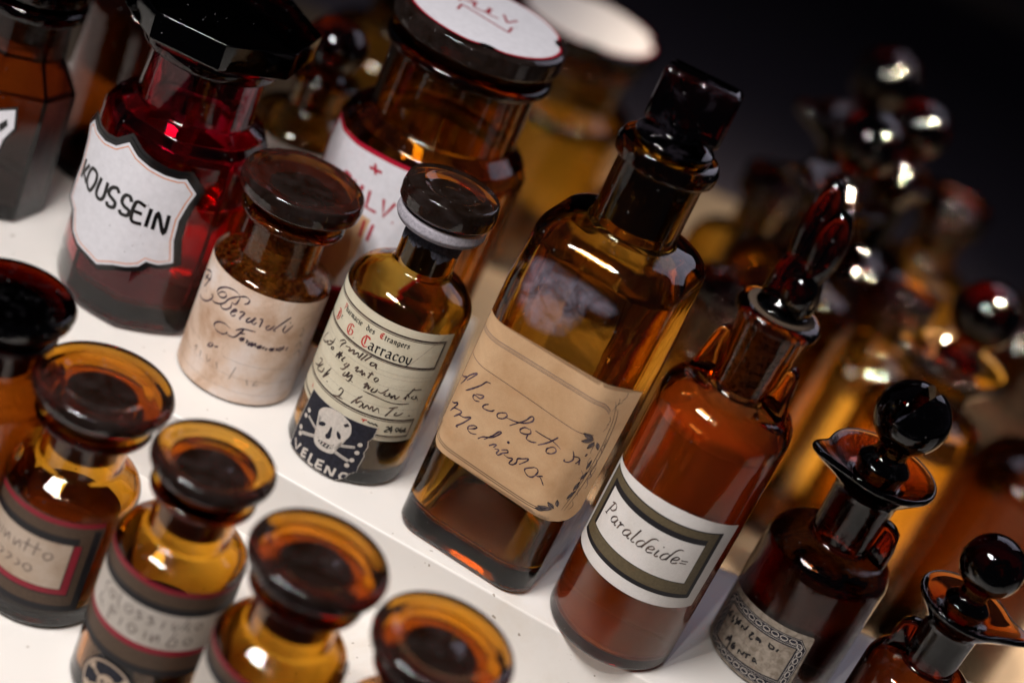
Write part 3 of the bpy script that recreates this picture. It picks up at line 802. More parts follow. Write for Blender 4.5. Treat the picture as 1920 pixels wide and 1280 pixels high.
# ------------------------------------------------------------------ bottle kinds
def hollow(R, z_sh, f_sh, rn, z_nb, z_lip, rl, lt, wall=2.3, floor=4.5, f_nb=3.0, neck_top=None, lip_f=1.6, kbody=1.0, foot=3.0, bore=None, f_out=None):
    """outline of a round bottle with lip, outer skin then bore: list of (r, z, fillet, k)."""
    nt_ = rn if neck_top is None else neck_top
    ri = bore if bore is not None else rn - wall * 0.9
    lipr = ri + (nt_ - rn) * 0.9
    o = [(0, 1.6, 0, kbody), (R * 0.62, 1.4, 2, kbody), (R * 0.74, 0.0, 1.2, kbody), (R, 0.0, foot, kbody), (R, z_sh, f_sh, kbody),
         (rn, z_nb, f_nb, 1.0), (nt_, z_lip, 0.8, 1.0), (rl, z_lip + 0.2, lip_f, 1.0), (rl, z_lip + lt, lip_f, 1.0), (lipr + 0.6, z_lip + lt + 0.2, 0.8, 1.0),
         (lipr, z_lip + lt - 1.2, 0.5, 1.0), (ri, z_nb - 1.0, f_nb, 1.0), (R - wall, z_sh - wall * 0.6, max(f_sh - wall, 2), kbody), (R - wall, floor, 4, kbody), (0, floor + 1.0, 0, kbody)]
    return fillet(o)


def cone_stopper(rs, z_in, z_lid, rL, th, dish=1.6, r_in=None, foot=0.84):
    """plug + lid that flares from the lip up to a wide rim, shallow dish on top."""
    r_in = r_in or rL * 0.72
    zt = z_lid + th
    return fillet([(0, z_in), (rs - 0.6, z_in, 1.0), (rs, z_lid - 0.6, 0.6), (rL * foot, z_lid, 0.8), (rL * (foot + 0.05), z_lid + 2.0, 2.0), (rL - 0.3, zt - 5.2, 2.6), (rL, zt - 2.6, 1.6), (rL - 1.2, zt, 1.8),
                   (r_in + 1.0, zt - 0.3, 2.0), (r_in - 1.8, zt - dish, 1.8), (r_in * 0.4, zt - dish - 0.3, 3), (0, zt - dish * 0.4)])


def disc_stopper(rs, z_in, z_lid, rL, th, dish=2.0, r_in=None, bulge=0.6, lean=0.0):
    """plug that fills the neck + flat disc lid with a dished top (z measured from the bottle foot)."""
    r_in = r_in or rL * 0.70
    zt = z_lid + th
    return fillet([(0, z_in), (rs - 0.6, z_in, 1.0), (rs, z_lid - 0.6, 0.6), (rL - 2.2, z_lid, 0.8), (rL, z_lid + 1.8, 1.4), (rL + bulge * 0.3, z_lid + th * 0.6, 2), (rL - 0.7, zt, 1.3),
                   (r_in + 1.6, zt + 0.15, 1.5), (r_in - 1.2, zt - dish * 0.7, 2.0), (r_in * 0.45, zt - dish, 3), (0, zt - dish * 0.55)])


def plugged(name, bm, lid_mat, plug_mat, z_split, parent, sharp=60):
    """stopper mesh with its ground plug (below z_split) in a second material."""
    me = bm_mesh(name, bm, [lid_mat, plug_mat], sharp)
    for p in me.polygons:
        p.material_index = 1 if p.center.z < z_split * S else 0
    return part("stopper", me, parent)


def liquid(R, z0, z1, name, mat, parent, sec=sec_circle, k=1.0, shoulder=None):
    pts = [(0, z0, 0, k), (R, z0, 3.5, k)]
    if shoulder:
        pts += [(R, shoulder[0], shoulder[1], k), (shoulder[2], z1, 1.0, 1.0), (0, z1, 0, 1.0)]
    else:
        pts += [(R, z1, 0.6, k), (0, z1 - 0.3, 0, k)]
    return part(name, bm_mesh(name, loft(fillet(pts), sec), mat, 50), parent)


# ---- 1 small jar with a stained pinkish label
t = thing("apothecary_jar", "short brown jar with a disc stopper and a stained pinkish script label", "bottle", (-55.7, 19.4, 0))
part("body", bm_mesh("jar_body", loft(hollow(23.6, 50.5, 6.5, 15.2, 55.0, 72.0, 20.2, 3.6)), M_AMBER_OLD), t)
plugged("jar_stopper", loft(disc_stopper(12.9, 62, 80.2, 23.6, 8.8, 1.6, 17.4)), M_AMBER_LID, M_PLUG, 80, t)
liquid(21.1, 4.6, 22, "powder", M_POWDER, t)
sh = Sheet(on_cyl(23.6), [M_P_PINK, M_INKV, M_INKGREY])
E_ = [(-46, 1.6), (-30, 1.2), (-10, 1.5), (5, 1.1), (20, 1.5), (35.2, 1.3), (35.4, 20), (35.6, 49.4), (28, 49.5), (14, 49.9), (0, 50.1), (-14, 50.4), (-30, 50.5), (-46, 50.6)]
sh.poly(E_, M_P_PINK)
ink(sh, T['ber_hand'], 0.78, M_INKV, nib=-0.6, thin=0.22)
for v, a, b in ((18.6, -44, -14), (18.7, -2.6, 26), (12.1, -44, 30), (5.9, -44, 30)):
    sh.dotted(a, b, v, M_INKV, 0.6, 0.16)
ink(sh, [[(-16, 14), (-14.6, 15.5), (-14.9, 13)], [(-12, 15), (-11.5, 12.8)], [(-9, 15.3), (-7.6, 13), (-6.6, 15)], [(-4, 15), (-3, 12.6)], [(3.6, 16.4), (2.6, 10.5)], [(9, 12.5), (10, 10)], [(13, 13), (12, 10.4), (14, 11)],
         [(24, 38), (25.5, 36.4), (24.4, 34), (26.5, 34.4)], [(24, 29), (26, 31), (27.5, 28)], [(25, 25), (27, 27), (28.5, 24)]], 0.3, M_INKGREY)
sh.build("label", t)

# ---- 2 narrow-neck bottle with the printed pharmacy label and the skull patch
t = thing("poison_bottle", "brown bottle with a cream handwritten label and a skull patch low down", "bottle", (-2.5, 2.8, 0))
part("body", bm_mesh("poison_body", loft(hollow(23.9, 78.0, 11.0, 11.0, 85.5, 103.5, 16.2, 4.4, f_nb=2.5, lip_f=2.1)), M_OLIVE), t)
plugged("poison_stopper", loft(disc_stopper(8.9, 86, 109.2, 18.0, 9.6, 2.0, 10.0)), M_AMBER_LID, M_PLUGDARK, 109, t)
part("chalky_ring", bm_mesh("chalky_ring", loft(fillet([(9.6, 103.2), (15.9, 103.0, 1.2), (17.1, 105.2, 1.6), (16.6, 108.0, 1.2), (14.5, 108.6, 0.5), (9.6, 108.6)]), n=72), M_CHALK), t)
bm = bmesh.new()
rg = []
for i in range(120):
    a = 2 * PI * i / 120
    zb_ = 96.0 + 1.6 * math.sin(a * 3 + 1) + 0.9 * math.sin(a * 7) + random.uniform(-0.9, 0.9)
    rg.append([bm.verts.new((r_ * math.cos(a) * S, r_ * math.sin(a) * S, z_ * S)) for r_, z_ in ((11.06, zb_), (11.14, zb_ + 1.2), (11.16, 103.3), (11.05, 103.4))])
for i in range(120):
    for k_ in range(3):
        bm.faces.new((rg[i][k_], rg[(i + 1) % 120][k_], rg[(i + 1) % 120][k_ + 1], rg[i][k_ + 1]))
part("neck_deposit", bm_mesh("neck_deposit", bm, M_SALT), t)
liquid(21.5, 4.6, 30, "powder", M_POWDER, t)
sh = Sheet(on_cyl(23.9), [M_P_CREAM, M_INK, M_INKB, M_INKRED, M_INKGREY])
sh.poly([(-40, 22.6), (-20, 23.0), (0, 22.9), (27.3, 22.6), (27.0, 45), (26.0, 71.6), (25.2, 71.9), (12, 72.1), (0, 72.3), (-12, 72.2), (-22, 72.6), (-40, 72.8)], M_P_CREAM)
for a, b, w in ((68.5, 0, .75), (67.7, 0, .3), (56.6, 0, .75), (55.9, 0, .3)):
    sh.rect(-40, a - w / 2, 22.7, a + w / 2, M_INKB, 2)
sh.rect(22.4, 55.8, 23.05, 68.9, M_INKB, 2.2)
sh.rect(23.3, 55.8, 23.5, 68.9, M_INKB, 2.2)
for a, w in ((32.6, .75), (31.7, .35), (25.0, .6), (24.3, .25)):
    sh.rect(-40, a - w / 2, 24.0, a + w / 2, M_INKB, 2)
sh.rect(23.5, 24.2, 24.1, 33.0, M_INKB, 2.2)
for v in (52.4, 50.6, 46.3, 41.5, 37.6, 34.4):
    sh.dotted(-38, 23.6, v, M_INKGREY, 0.5, 0.14)
write(sh, "Pharmacie", -21.6, -10.4, 64.3, 2.3, (M_INK, M_INKRED), 0.42, red='P')
write(sh, "des", -8.2, -4.6, 64.3, 2.3, (M_INK, M_INKRED), 0.42)
write(sh, "Etrangers", -2.4, 9.0, 64.3, 2.3, (M_INK, M_INKRED), 0.42, red='E')
write(sh, "D", -24.8, -21.9, 58.0, 4.3, (M_INKRED, M_INKRED), 0.62)
write(sh, "r.", -21.3, -20.0, 60.2, 2.0, (M_INK, M_INK), 0.4)
write(sh, "G", -15.9, -12.4, 58.0, 4.3, (M_INKRED, M_INKRED), 0.62)
write(sh, ".", -12.0, -11.4, 58.0, 3.6, (M_INK, M_INK), 0.6)
write(sh, "C", -8.2, -4.8, 57.9, 4.4, (M_INKRED, M_INKRED), 0.66)
write(sh, "arracoy", -4.9, 11.9, 58.0, 4.5, (M_INK, M_INK), 0.68)
ink(sh, T['carr_hand'], 0.66, M_INKB, nib=-0.5, thin=0.45, jitter=0.12)
ink(sh, T['carr_tel'][:2] + T['carr_tel'][-4:-2], 0.5, M_INKRED, 3)
ink(sh, T['carr_tel'][2:-4], 0.55, M_INK, 3)
ink(sh, [[(11, 23.6), (24, 23.4)]], 0.2, M_INKGREY, 2)
ink(sh, [[(11.5, 57.5), (17.5, 66.5), (22.3, 71.2)]], 0.12, M_INKGREY, 2)
sh.build("label", t)
K = T['skull']
sh = Sheet(on_cyl(23.9), [M_PATCH, M_SKULLW], lift=0.42)
rag = []
for i, p in enumerate(K[0]):
    q = K[0][(i + 1) % len(K[0])]
    n_ = max(1, int(math.hypot(q[0] - p[0], q[1] - p[1]) / 0.5))
    for j in range(n_):
        torn = 1 <= i <= 11
        a_ = 0.16 if torn else 0.03
        rag.append((p[0] + (q[0] - p[0]) * j / n_ + random.uniform(-a_, a_), max(0.5, p[1] + (q[1] - p[1]) * j / n_ + random.uniform(-a_, a_))))
sh.poly(offset_poly(K[0], 0.22), M_SKULLW, 0.4)
sh.poly(rag, M_PATCH, 1.0)
W_ = M_SKULLW
for s, wd in zip(K[6:10], (1.05, 1.2, 1.1, 1.2)):
    sh.stroke(s, wd, W_, 2, smooth=False, taper=False)
for s in K[10:14]:
    for p in s:
        sh.disc(p[0], p[1], 0.95, W_, 2.4)
for s, dd in zip(K[6:10], (.28, .3, .28, .3)):
    sh.stroke([(s[0][0], s[0][1]), (s[1][0], s[1][1])], 0.14, M_PATCH, 3.6, smooth=False)
sh.poly([tuple(p) for p in spline(K[1] + [K[1][0]], 3)[:-1]], W_, 3.2)
sh.stroke(K[1] + [K[1][0]], 0.16, M_PATCH, 3.0, taper=False)
for e in K[2:5]:
    sh.poly(spline(e + [e[0]], 3)[:-1], M_PATCH, 4.4)
m = K[5]
sh.poly(m, M_PATCH, 4.4)
for row in (0.28, 0.66):
    for i in range(7):
        f = (i + 0.5) / 7
        up = [m[0], m[1], m[2], m[3], m[4]]
        dn = [m[0], m[8], m[7], m[6], m[5]]
        x = f * 4
        a_, fr = int(x), x - int(x)
        pu = [up[a_][c] + (up[a_ + 1][c] - up[a_][c]) * fr for c in (0, 1)]
        pd = [dn[a_][c] + (dn[a_ + 1][c] - dn[a_][c]) * fr for c in (0, 1)]
        hh = abs(pu[1] - pd[1]) * 0.17
        cx_, cy_ = pu[0] + (pd[0] - pu[0]) * row, pu[1] + (pd[1] - pu[1]) * row
        sh.rect(cx_ - 0.32, cy_ - max(hh, .22), cx_ + 0.32, cy_ + max(hh, .22), W_, 5.6)
for i in range(16):      # engraved hatching at the temples
    f = i / 15
    x, y = K[1][18][0] - 0.4 - f * 1.2, K[1][18][1] - 0.6 - f * 1.3
    sh.stroke([(x, y), (x - 1.0, y + 0.7)], 0.1, M_PATCH, 4.4, smooth=False)
for i in range(10):
    f = i / 9
    sh.stroke([(K[1][2][0] + 0.2 + .1 * f, K[1][2][1] + .6 - f * 2.4), (K[1][2][0] + 1.1, K[1][2][1] + .2 - f * 2.2)], 0.1, M_PATCH, 4.4, smooth=False)
ink(sh, K[14:], 0.92, W_, 2.2, smooth=False, taper=False)
sh.build("poison_patch", t)

# ---- 3 tall square bottle with the tan label
AYAW = R_(14)
t = thing("square_bottle", "tall square honey-brown bottle with a block stopper and a peeling tan label", "bottle", (60, -8, 0))
sq = sec_rrect(57.0, 58.0, 10.5, AYAW)
part("body", bm_mesh("square_body", loft(fillet([
    (0, 1.8, 0, 0), (19, 1.5, 3, 0), (22.5, 0, 1.5, 0), (28.5, 0, 4.0, 0), (28.5, 110, 0, 0), (28.5, 135.0, 20, 0.5), (15.7, 138.0, 1.6, 1), (15.6, 164, 0.8, 1), (18.4, 164.2, 1.8, 1), (18.6, 168.6, 1.6, 1), (17.4, 171.0, 1.2, 1),
    (13.2, 171.4, 1.0, 1), (12.9, 169, 1, 1), (12.9, 137, 3, 1), (25.6, 132.0, 17, 0.5), (25.6, 110, 0, 0), (25.6, 6.5, 6, 0), (0, 8.5, 0, 0)], 12), sq, 240, 0.72), M_HONEY), t)
pl = loft(fillet([(0, 141), (11.8, 141, 1.2), (12.6, 170.6, 0.5), (14.0, 171.9, 0.8), (14.6, 174.0, 1.2), (11.2, 175.6, 1.4), (8.4, 176.6, 1.5), (7.6, 181), (0, 181)]), n=72)
plugged("square_stopper", boolean(pl, [bm_box(27.5, 12.5, 20.5, 2.6, 5, (0.4, 0, 187.8), R_(-4))]), M_NECK, M_PLUGDARK, 171.2, t)


def alco_map(u, v, h):
    hw, rr, hd, am = 18.0, 10.5, 29.0, R_(38)
    if u < -hw:
        a = (u + hw) / rr
        x, y = -hw + (rr + h) * math.sin(a), -hd + rr - (rr + h) * math.cos(a)
    elif u <= hw:
        x, y = u, -hd - h
    else:
        a = min((u - hw) / rr, am)
        x, y = hw + (rr + h) * math.sin(a), -hd + rr - (rr + h) * math.cos(a)
        if (u - hw) / rr > am:
            d = u - hw - rr * am
            x += d * math.cos(am)
            y += d * math.sin(am)
    c, s = math.cos(AYAW), math.sin(AYAW)
    return (x * c + y * s, -x * s + y * c, v)


sh = Sheet(alco_map, [M_P_TAN, M_INKV, M_INKGREY, M_PATCH])
rim = [(-29.5, 44), (-28.9, 41), (-27, 38.6), (-24.5, 37.6), (10, 37.9)]
rim += [(10 + 17 * i / 12.0, 37.9 + 0.25 * math.sin(i * 1.7)) for i in range(1, 9)]
rim += [(25, 36.2), (28.6, 36.8), (31.5, 38.3), (33.0, 40.5), (34.2, 44), (34.6, 70), (35.0, 96.8), (31, 95.6), (26, 95.0), (20, 94.8), (0, 94.9), (-29.5, 95.3)]
sh.poly(rim, M_P_TAN)
for v, w in ((89.0, .28), (88.3, .16), (87.7, .24)):
    sh.stroke([(-29.4, v), (0, v), (20, v), (24.5, v - 0.4), (27.2, v - 2.4)], w, M_INKGREY, 2, taper=False)
sh.stroke([(-29.4, 77.0), (-10, 76.3), (3.7, 75.5), (14, 74.9), (21, 74.9), (25.5, 75.6)], 0.2, M_INKV, 2, taper=False)
for d in (0, 0.85):
    sh.stroke([(-29.0 + d, 46 + d), (-28.5 + d, 42.6 + d), (-26.3 + d, 40.5 + d), (-12, 39.6 + d), (10, 38.8 + d), (18, 39 + d), (22, 40.3 + d)], 0.24, M_PATCH, 2, taper=False)
ink(sh, T['alco_hand'], 0.62, M_INKV, nib=-0.5, thin=0.5, jitter=0.2)
sh.disc(T['alco_dots'][0][0][0], T['alco_dots'][0][0][1], 0.55, M_INKV)
ink(sh, [[(x, 36.9), (x + 0.35, 37.8), (x + .7, 36.9)] for x in (14.2, 15.3, 16.4, 17.6, 18.6, 20.6, 21.7, 22.8, 23.9)], 0.16, M_INKGREY, smooth=False)


def leaf(u, v, a, L, wd):
    ca, sa = math.cos(a), math.sin(a)
    q = [(0, 0), (.25, .8), (.55, 1), (.8, .6), (1, 0), (.75, -.5), (.5, -.8), (.2, -.6)]
    sh.poly([(u + (x * L) * ca - (y * wd / 2) * sa, v + (x * L) * sa + (y * wd / 2) * ca) for x, y in q], M_INKGREY, 2.0)
    sh.stroke([(u, v), (u + L * ca, v + L * sa)], 0.18, M_PATCH, 3, smooth=False)
    sh.stroke([(u + (x * L) * ca - (y * wd / 2) * sa, v + (x * L) * sa + (y * wd / 2) * ca) for x, y in q], 0.15, M_PATCH, 3)


for (u, v, a, L, wd) in ((26, 74.4, 2.9, 4.2, 2.0), (26.4, 74, 3.6, 4.4, 2.0), (27, 73, 4.3, 3.6, 1.8), (28, 73, 5.2, 3.4, 1.4), (24, 41.5, 3.3, 5.2, 2.0), (24.6, 42, 2.6, 3.6, 1.7), (25.6, 43.0, 2.0, 3.2, 1.4),
                         (22, 40.6, 3.5, 3.8, 1.6), (27.4, 47, 1.2, 4.6, 1.2), (28.2, 51, 1.4, 4.6, 1.1), (28.8, 56, 1.3, 4.2, 1.0), (29, 61, 1.5, 4.4, 1.0)):
    leaf(u, v, a, L, wd)
for i in range(26):
    u, v = random.uniform(27.5, 32.5), random.uniform(42, 92)
    sh.stroke([(u, v), (u + random.uniform(-1, 1), v + 2), (u + random.uniform(-.8, .8), v + 4)], 0.16, M_INKGREY if i % 3 else M_PATCH, 2)
for d in (0, 1.1):
    sh.stroke([(27.5 + d, 42), (29.6 + d, 55), (30.4 + d, 70), (29.8 + d, 82), (28.4 + d, 88)], 0.18, M_PATCH, 2)
sh.build("label", t)
# lavender reflected sheen, painted as a thin patch just outside the front wall
m, tt, b = nt("painted_sheen")
tc = tt.nodes.new("ShaderNodeTexCoord")
f1 = noise(tt, 120.0, 7.0, 0.66, dist=0.9)
al = ramp(tt, f1, [(0.36, 0.04), (0.50, 0.14), (0.66, 0.27)])
tr_ = tt.nodes.new("ShaderNodeBsdfTransparent")
b.inputs["Base Color"].default_value = (0.50, 0.46, 0.60, 1)
b.inputs["Roughness"].default_value = 0.5
mx = tt.nodes.new("ShaderNodeMixShader")
att = tt.nodes.new("ShaderNodeVertexColor")
att.layer_name = "sheen_weight"
mm = tt.nodes.new("ShaderNodeMath")
mm.operation = 'MULTIPLY'
link(tt, al, mm.inputs[0])
link(tt, att.outputs[0], mm.inputs[1])
link(tt, mm.outputs[0], mx.inputs[0])
link(tt, tr_.outputs[0], mx.inputs[1])
link(tt, b.outputs[0], mx.inputs[2])
link(tt, mx.outputs[0], tt.nodes["Material Output"].inputs["Surface"])
SHEEN = T['film']  # outline of the painted sheen patch
NX, NY = 44, 44
us = [p[0] for p in SHEEN]
vs_ = [p[1] for p in SHEEN]


def inside(x, y):
    c = False
    for i in range(len(SHEEN)):
        x1, y1 = SHEEN[i]
        x2, y2 = SHEEN[i - 1]
        if (y1 > y) != (y2 > y) and x < (x2 - x1) * (y - y1) / (y2 - y1) + x1:
            c = not c
    return c


def edge_d(x, y):
    best = 9e9
    for i in range(len(SHEEN)):
        a, b2 = Vector(SHEEN[i - 1]), Vector(SHEEN[i])
        ab = b2 - a
        s = max(0, min(1, (Vector((x, y)) - a).dot(ab) / max(ab.length_squared, 1e-9)))
        best = min(best, (a + ab * s - Vector((x, y))).length)
    return best


bm = bmesh.new()
cl = bm.loops.layers.float_color.new("sheen_weight")
grid = {}
wgt = {}
for i in range(NX + 1):
    for j in range(NY + 1):
        x = min(us) + (max(us) - min(us)) * i / NX
        y = min(vs_) + (max(vs_) - min(vs_)) * j / NY
        p = alco_map(x, y, 0.07)
        vv = bm.verts.new(tuple(c * S for c in p))
        grid[i, j] = vv
        wgt[vv] = min(1.0, edge_d(x, y) / 2.6) if inside(x, y) else 0.0
for i in range(NX):
    for j in range(NY):
        q = [grid[i, j], grid[i + 1, j], grid[i + 1, j + 1], grid[i, j + 1]]
        if max(wgt[v] for v in q) > 0:
            f = bm.faces.new(q)
            for lp in f.loops:
                g_ = wgt[lp.vert]
                lp[cl] = (g_, g_, g_, 1)
bmesh.ops.delete(bm, geom=[v for v in bm.verts if not v.link_faces], context='VERTS')
part("painted_sheen", bm_mesh("painted_sheen", bm, m), t)

# ---- 4 round bottle with two ears and the white framed label
t = thing("eared_bottle", "orange-brown round bottle with two glass ears and a white olive-framed label", "bottle", (115.3, -31, 0))
bd = loft(hollow(24.6, 107.5, 13.0, 10.4, 112.0, 139.5, 15.2, 4.6, neck_top=12.6, lip_f=2.2, f_nb=2.5, bore=7.6), n=96)
ear = [(8.8, 103), (19.6, 104.5), (20.2, 107.5), (19.0, 111), (17.6, 118), (16.4, 125), (15.2, 128.2), (13.4, 129.2), (11.9, 127.5), (11.3, 120), (9.4, 112)]
ears = []
for rz in (R_(-22), R_(158)):
    ears.append(bm_prism(ear, 6.4, 2.2, 4, rz))
part("body", bm_mesh("eared_body", boolean(bd, ears), M_ORANGE, 55), t)
liquid(22.5, 4.3, 104.5, "liquid", M_LIQ_ORANGE, t, shoulder=(100.0, 11, 12.0))
plug = loft(fillet([(0, 112), (6.6, 112, 1), (8.6, 142.8, 0.5), (9.8, 145.2, 1.0), (6.5, 147.0, 1.0), (5, 149), (0, 149)]), n=64)
low = [(-9.0, 145.5), (8.4, 145.2), (9.6, 148), (9.4, 153), (7.4, 159.5), (5.2, 164), (-5.4, 164.2), (-7.2, 163.2), (-8.4, 156)]
PR = R_(-34)


def lobe(x, z, r, hh):
    e = bm_sphere(r, (0, 0, 0), hh / r, 32)
    bmesh.ops.translate(e, vec=Vector((x * math.cos(PR), x * math.sin(PR), z)) * S, verts=e.verts)
    return e


st = boolean(plug, [bm_prism(low, 9.5, 2.6, 4, PR), lobe(-3.4, 174.0, 5.4, 18.5), lobe(3.9, 171.0, 5.6, 15.0), bm_sphere(5.8, (4.0 * math.cos(PR) + 2.6 * math.sin(PR), 4.0 * math.sin(PR) - 2.6 * math.cos(PR), 154.0), 1.35, 32)])
plugged("lobed_stopper", st, M_STOP, M_PLUGMOTTLED, 143.5, t, 50)
part("dusty_rim", bm_mesh("dusty_rim", loft(fillet([(8.95, 144.2), (12.2, 144.35), (12.2, 144.15)]), n=64), M_DUSTY), t)
sh = Sheet(on_cyl(24.6), [M_P_WHITE, M_INK, M_OLIVEINK, M_INKB])
sh.poly([(-40, 32.2), (-20, 32.5), (0, 32.4), (23.4, 32.8), (24.0, 50), (24.7, 70.2), (16, 71.6), (8.5, 72.4), (0, 72.8), (-8.7, 72.5), (-18, 71.6), (-27, 70.2), (-40, 68.6)], M_P_WHITE)
sh.rect(-34.6, 37.6, 18.4, 67.2, M_OLIVEINK, 2)
for a in ((-34.9, 66.9, 18.5, 67.4), (-34.9, 37.4, 18.4, 39.2), (17.0, 37.6, 18.7, 67.2), (-34.9, 37.6, -34.2, 67.0)):
    sh.rect(*a, M_INK, 2.6)
sh.rect(-30.4, 44.0, 13.6, 63.9, M_INK, 3)
sh.rect(-28.6, 44.3, 13.4, 61.6, M_P_WHITE, 4)
write(sh, 'Paraldeide=', -26.4, 10.0, 51.6, 6.2, (M_INKB, M_INKB), 0.60, H, -0.45, 0.1, 0.22, layer=5.0)
sh.build("label", t)


# ---- 5 pouring bottles with a ball stopper
def pour_bottle(name, label, loc, s, spout, body_mat, stop_mat, notch=False, group=None, liq=None, fin=True, R=24.6, zs=56.0, nk=33.0, ball=13.7, fin_turn=0.0, fsh=10.0):
    t = thing(name, label, "bottle", loc, 0.0, group)
    zn, zl = zs + 4.0, zs + nk
    zl2 = (zl + 5.2) * s
    wl = 2.4 * s
    bm = loft(fillet([(0, 1.6), (R * s * 0.62, 1.4, 2), (R * s * 0.74, 0, 1.2), (R * s, 0, 3), (R * s, zs * s, fsh * s), (11.3 * s, zn * s, 2.4 * s), (12.0 * s, (zl - 6) * s, 7 * s), (18.8 * s, (zl + 1.4) * s, 4 * s), (21.2 * s, (zl + 4.0) * s, 1.5 * s), (20.9 * s, (zl + 6.3) * s, 1.4 * s),
                      (18.0 * s, (zl + 4.9) * s, 3 * s), (11.5 * s, (zl + 0.2) * s, 3 * s), (9.5 * s, (zl - 0.6) * s, 0.6 * s), (0, (zl - 0.6) * s)]), n=120)
    for v in bm.verts:                      # funnel lip pulled out into a pouring spout
        z = v.co.z / S
        x, y = v.co.x / S, v.co.y / S
        r = math.hypot(x, y)
        if z > (zl - 3) * s and r > 10.5 * s:
            a = (math.atan2(y, x) - spout + PI) % (2 * PI) - PI
            g = math.exp(-(a / 0.30) ** 2)
            fr = min(1.0, (r / s - 10.5) / 11.0)
            nr = r + g * fr * 10.0 * s
            z += g * fr * 2.4 * s
            v.co = Vector((x * nr / r, y * nr / r, z)) * S
    if fin:
        f = [(9.5, zs - 1), (18.5, zs - 1.5), (19.5, zs + 1.5), (19.4, zs + 10), (18.2, zs + 16), (15.5, zs + 18.5), (12.5, zs + 19.5), (10.5, zs + 18)]
        bm = boolean(bm, [bm_prism([(a * s, b * s) for a, b in f], 6.5 * s, 2.2 * s, 4, spout + PI + fin_turn)])
    void = loft(fillet([(0, 5.0), (R * s - wl, 4.2, 4), (R * s - wl, (zs - 1.4) * s, (fsh - 2) * s), (8.0 * s, (zn - 1) * s, 2 * s), (7.0 * s, (zn + 5) * s, 1), (0, (zn + 5.5) * s)]), n=96)
    bmesh.ops.reverse_faces(void, faces=list(void.faces))
    tmp = bpy.data.meshes.new("tmp")
    void.to_mesh(tmp)
    void.free()
    bm.from_mesh(tmp)                       # the hollow inside the glass
    bpy.data.meshes.remove(tmp)
    part("body", bm_mesh("pour_body", bm, body_mat, 55), t)
    zb = zs + nk + 27.0
    p = loft(fillet([(0, (zl - 0.3) * s), (8.8 * s, (zl - 0.3) * s, 0.6 * s), (9.4 * s, (zl + 3.0) * s, 1.0 * s), (10.2 * s, (zl + 6.2) * s, 1.4 * s), (6.0 * s, (zl + 10.5) * s, 3 * s), (6.4 * s, (zb - 9) * s), (0, (zb - 9) * s)]), n=64)
    ballm = loft(fillet([(0, zb * s - ball * s)] + [(ball * s * math.cos(a), (zb + ball * math.sin(a)) * s) for a in [R_(-80 + 160 * i / 40) for i in range(41)]] + [(0, (zb + ball) * s)]), n=64)
    sb = boolean(p, [ballm])
    if notch:
        wedge = bm_prism([(-0.3 * s, 1.2 * s), (-0.4 * s, 0.9 * s), (0.3 * s, 0.9 * s), (5.2 * s, 17 * s), (-1.0 * s, 17 * s)], 40 * s, 0, 4, R_(-30), (0, 0, zb * s))
        sb = boolean(sb, [wedge], 'DIFFERENCE')
    plugged("ball_stopper", sb, stop_mat, M_PLUGDARK, (zl - 1) * s, t, 40)
    part("seam", bm_mesh("mould_seam", loft(fillet([((ball - .3) * s, (zb - .35) * s), ((ball + .16) * s, zb * s), ((ball - .3) * s, (zb + .35) * s)]), n=72), stop_mat), t)
    if liq:
        liquid((R - 2.3) * s, 4.1, liq[1] * s, "liquid", liq[0], t)
    return t


t = pour_bottle("pouring_bottle", "dark red-brown pouring bottle with a notched ball stopper and a small speckled label", (178, -4, 0), 1.0, R_(205), M_REDBROWN, M_BLACKISH, True, "pouring bottles with ball stoppers", (M_LIQ_DARK, 52.0), fin_turn=R_(-34))
ess = t
sh = Sheet(on_cyl(24.6), [M_P_GREY, M_PATCH, M_P_PALE, M_INK])
ol = []
cor = [(-38.5, -0.5), (5.8, 2.2), (6.2, 30.6), (-36.5, 26.4)]
cor = [(-38.5, 1.0), (7.2, 1.6), (5.9, 30.8), (-14, 29.2), (-36.6, 26.2)]
for i, p in enumerate(cor):
    q = cor[(i + 1) % len(cor)]
    n_ = int(math.hypot(q[0] - p[0], q[1] - p[1]) / 0.42)
    for j in range(n_):
        ol.append((p[0] + (q[0] - p[0]) * j / n_ + random.uniform(-.22, .22), max(0.8, p[1] + (q[1] - p[1]) * j / n_ + random.uniform(-.3, .3))))
sh.poly(ol, M_P_GREY)
of = [(-34.6, 20.6), (-31.8, 24.6), (2.0, 28.4), (5.6, 24.6), (6.0, 6.0), (3.0, 2.6), (-30.5, 1.6), (-34.4, 4.6)]
inn = [(-29.9, 20.6), (1.8, 23.7), (1.9, 8.0), (-28.5, 5.2)]
sh.poly(of, M_PATCH, 2)
sh.poly(inn, M_P_GREY, 3)
for a, b in ((inn[0], inn[1]), (inn[1], inn[2]), (inn[2], inn[3]), (inn[3], inn[0])):
    g_ = offset_poly(inn, 0.7)
ring = offset_poly(inn, 0.75)
for i in range(4):
    sh.stroke([ring[i], ring[(i + 1) % 4]], 0.16, M_P_PALE, 4, smooth=False, taper=False)
mid = offset_poly(of, -1.9)
for i in range(len(mid)):                   # the printed chain
    a, b = Vector(mid[i]), Vector(mid[(i + 1) % len(mid)])
    L = (b - a).length
    n_ = max(1, int(L / 3.3))
    d = (b - a) / L
    for j in range(n_):
        c = a + d * L * (j + 0.5) / n_
        hl = L / n_ * 0.40
        nn = Vector((-d.y, d.x))
        o_ = [c + d * hl * math.cos(x) + nn * 0.85 * math.sin(x) for x in [2 * PI * q / 12 for q in range(12)]]
        sh.stroke([tuple(p) for p in o_] + [tuple(o_[0])], 0.3, M_P_PALE, 4, smooth=False, taper=False)
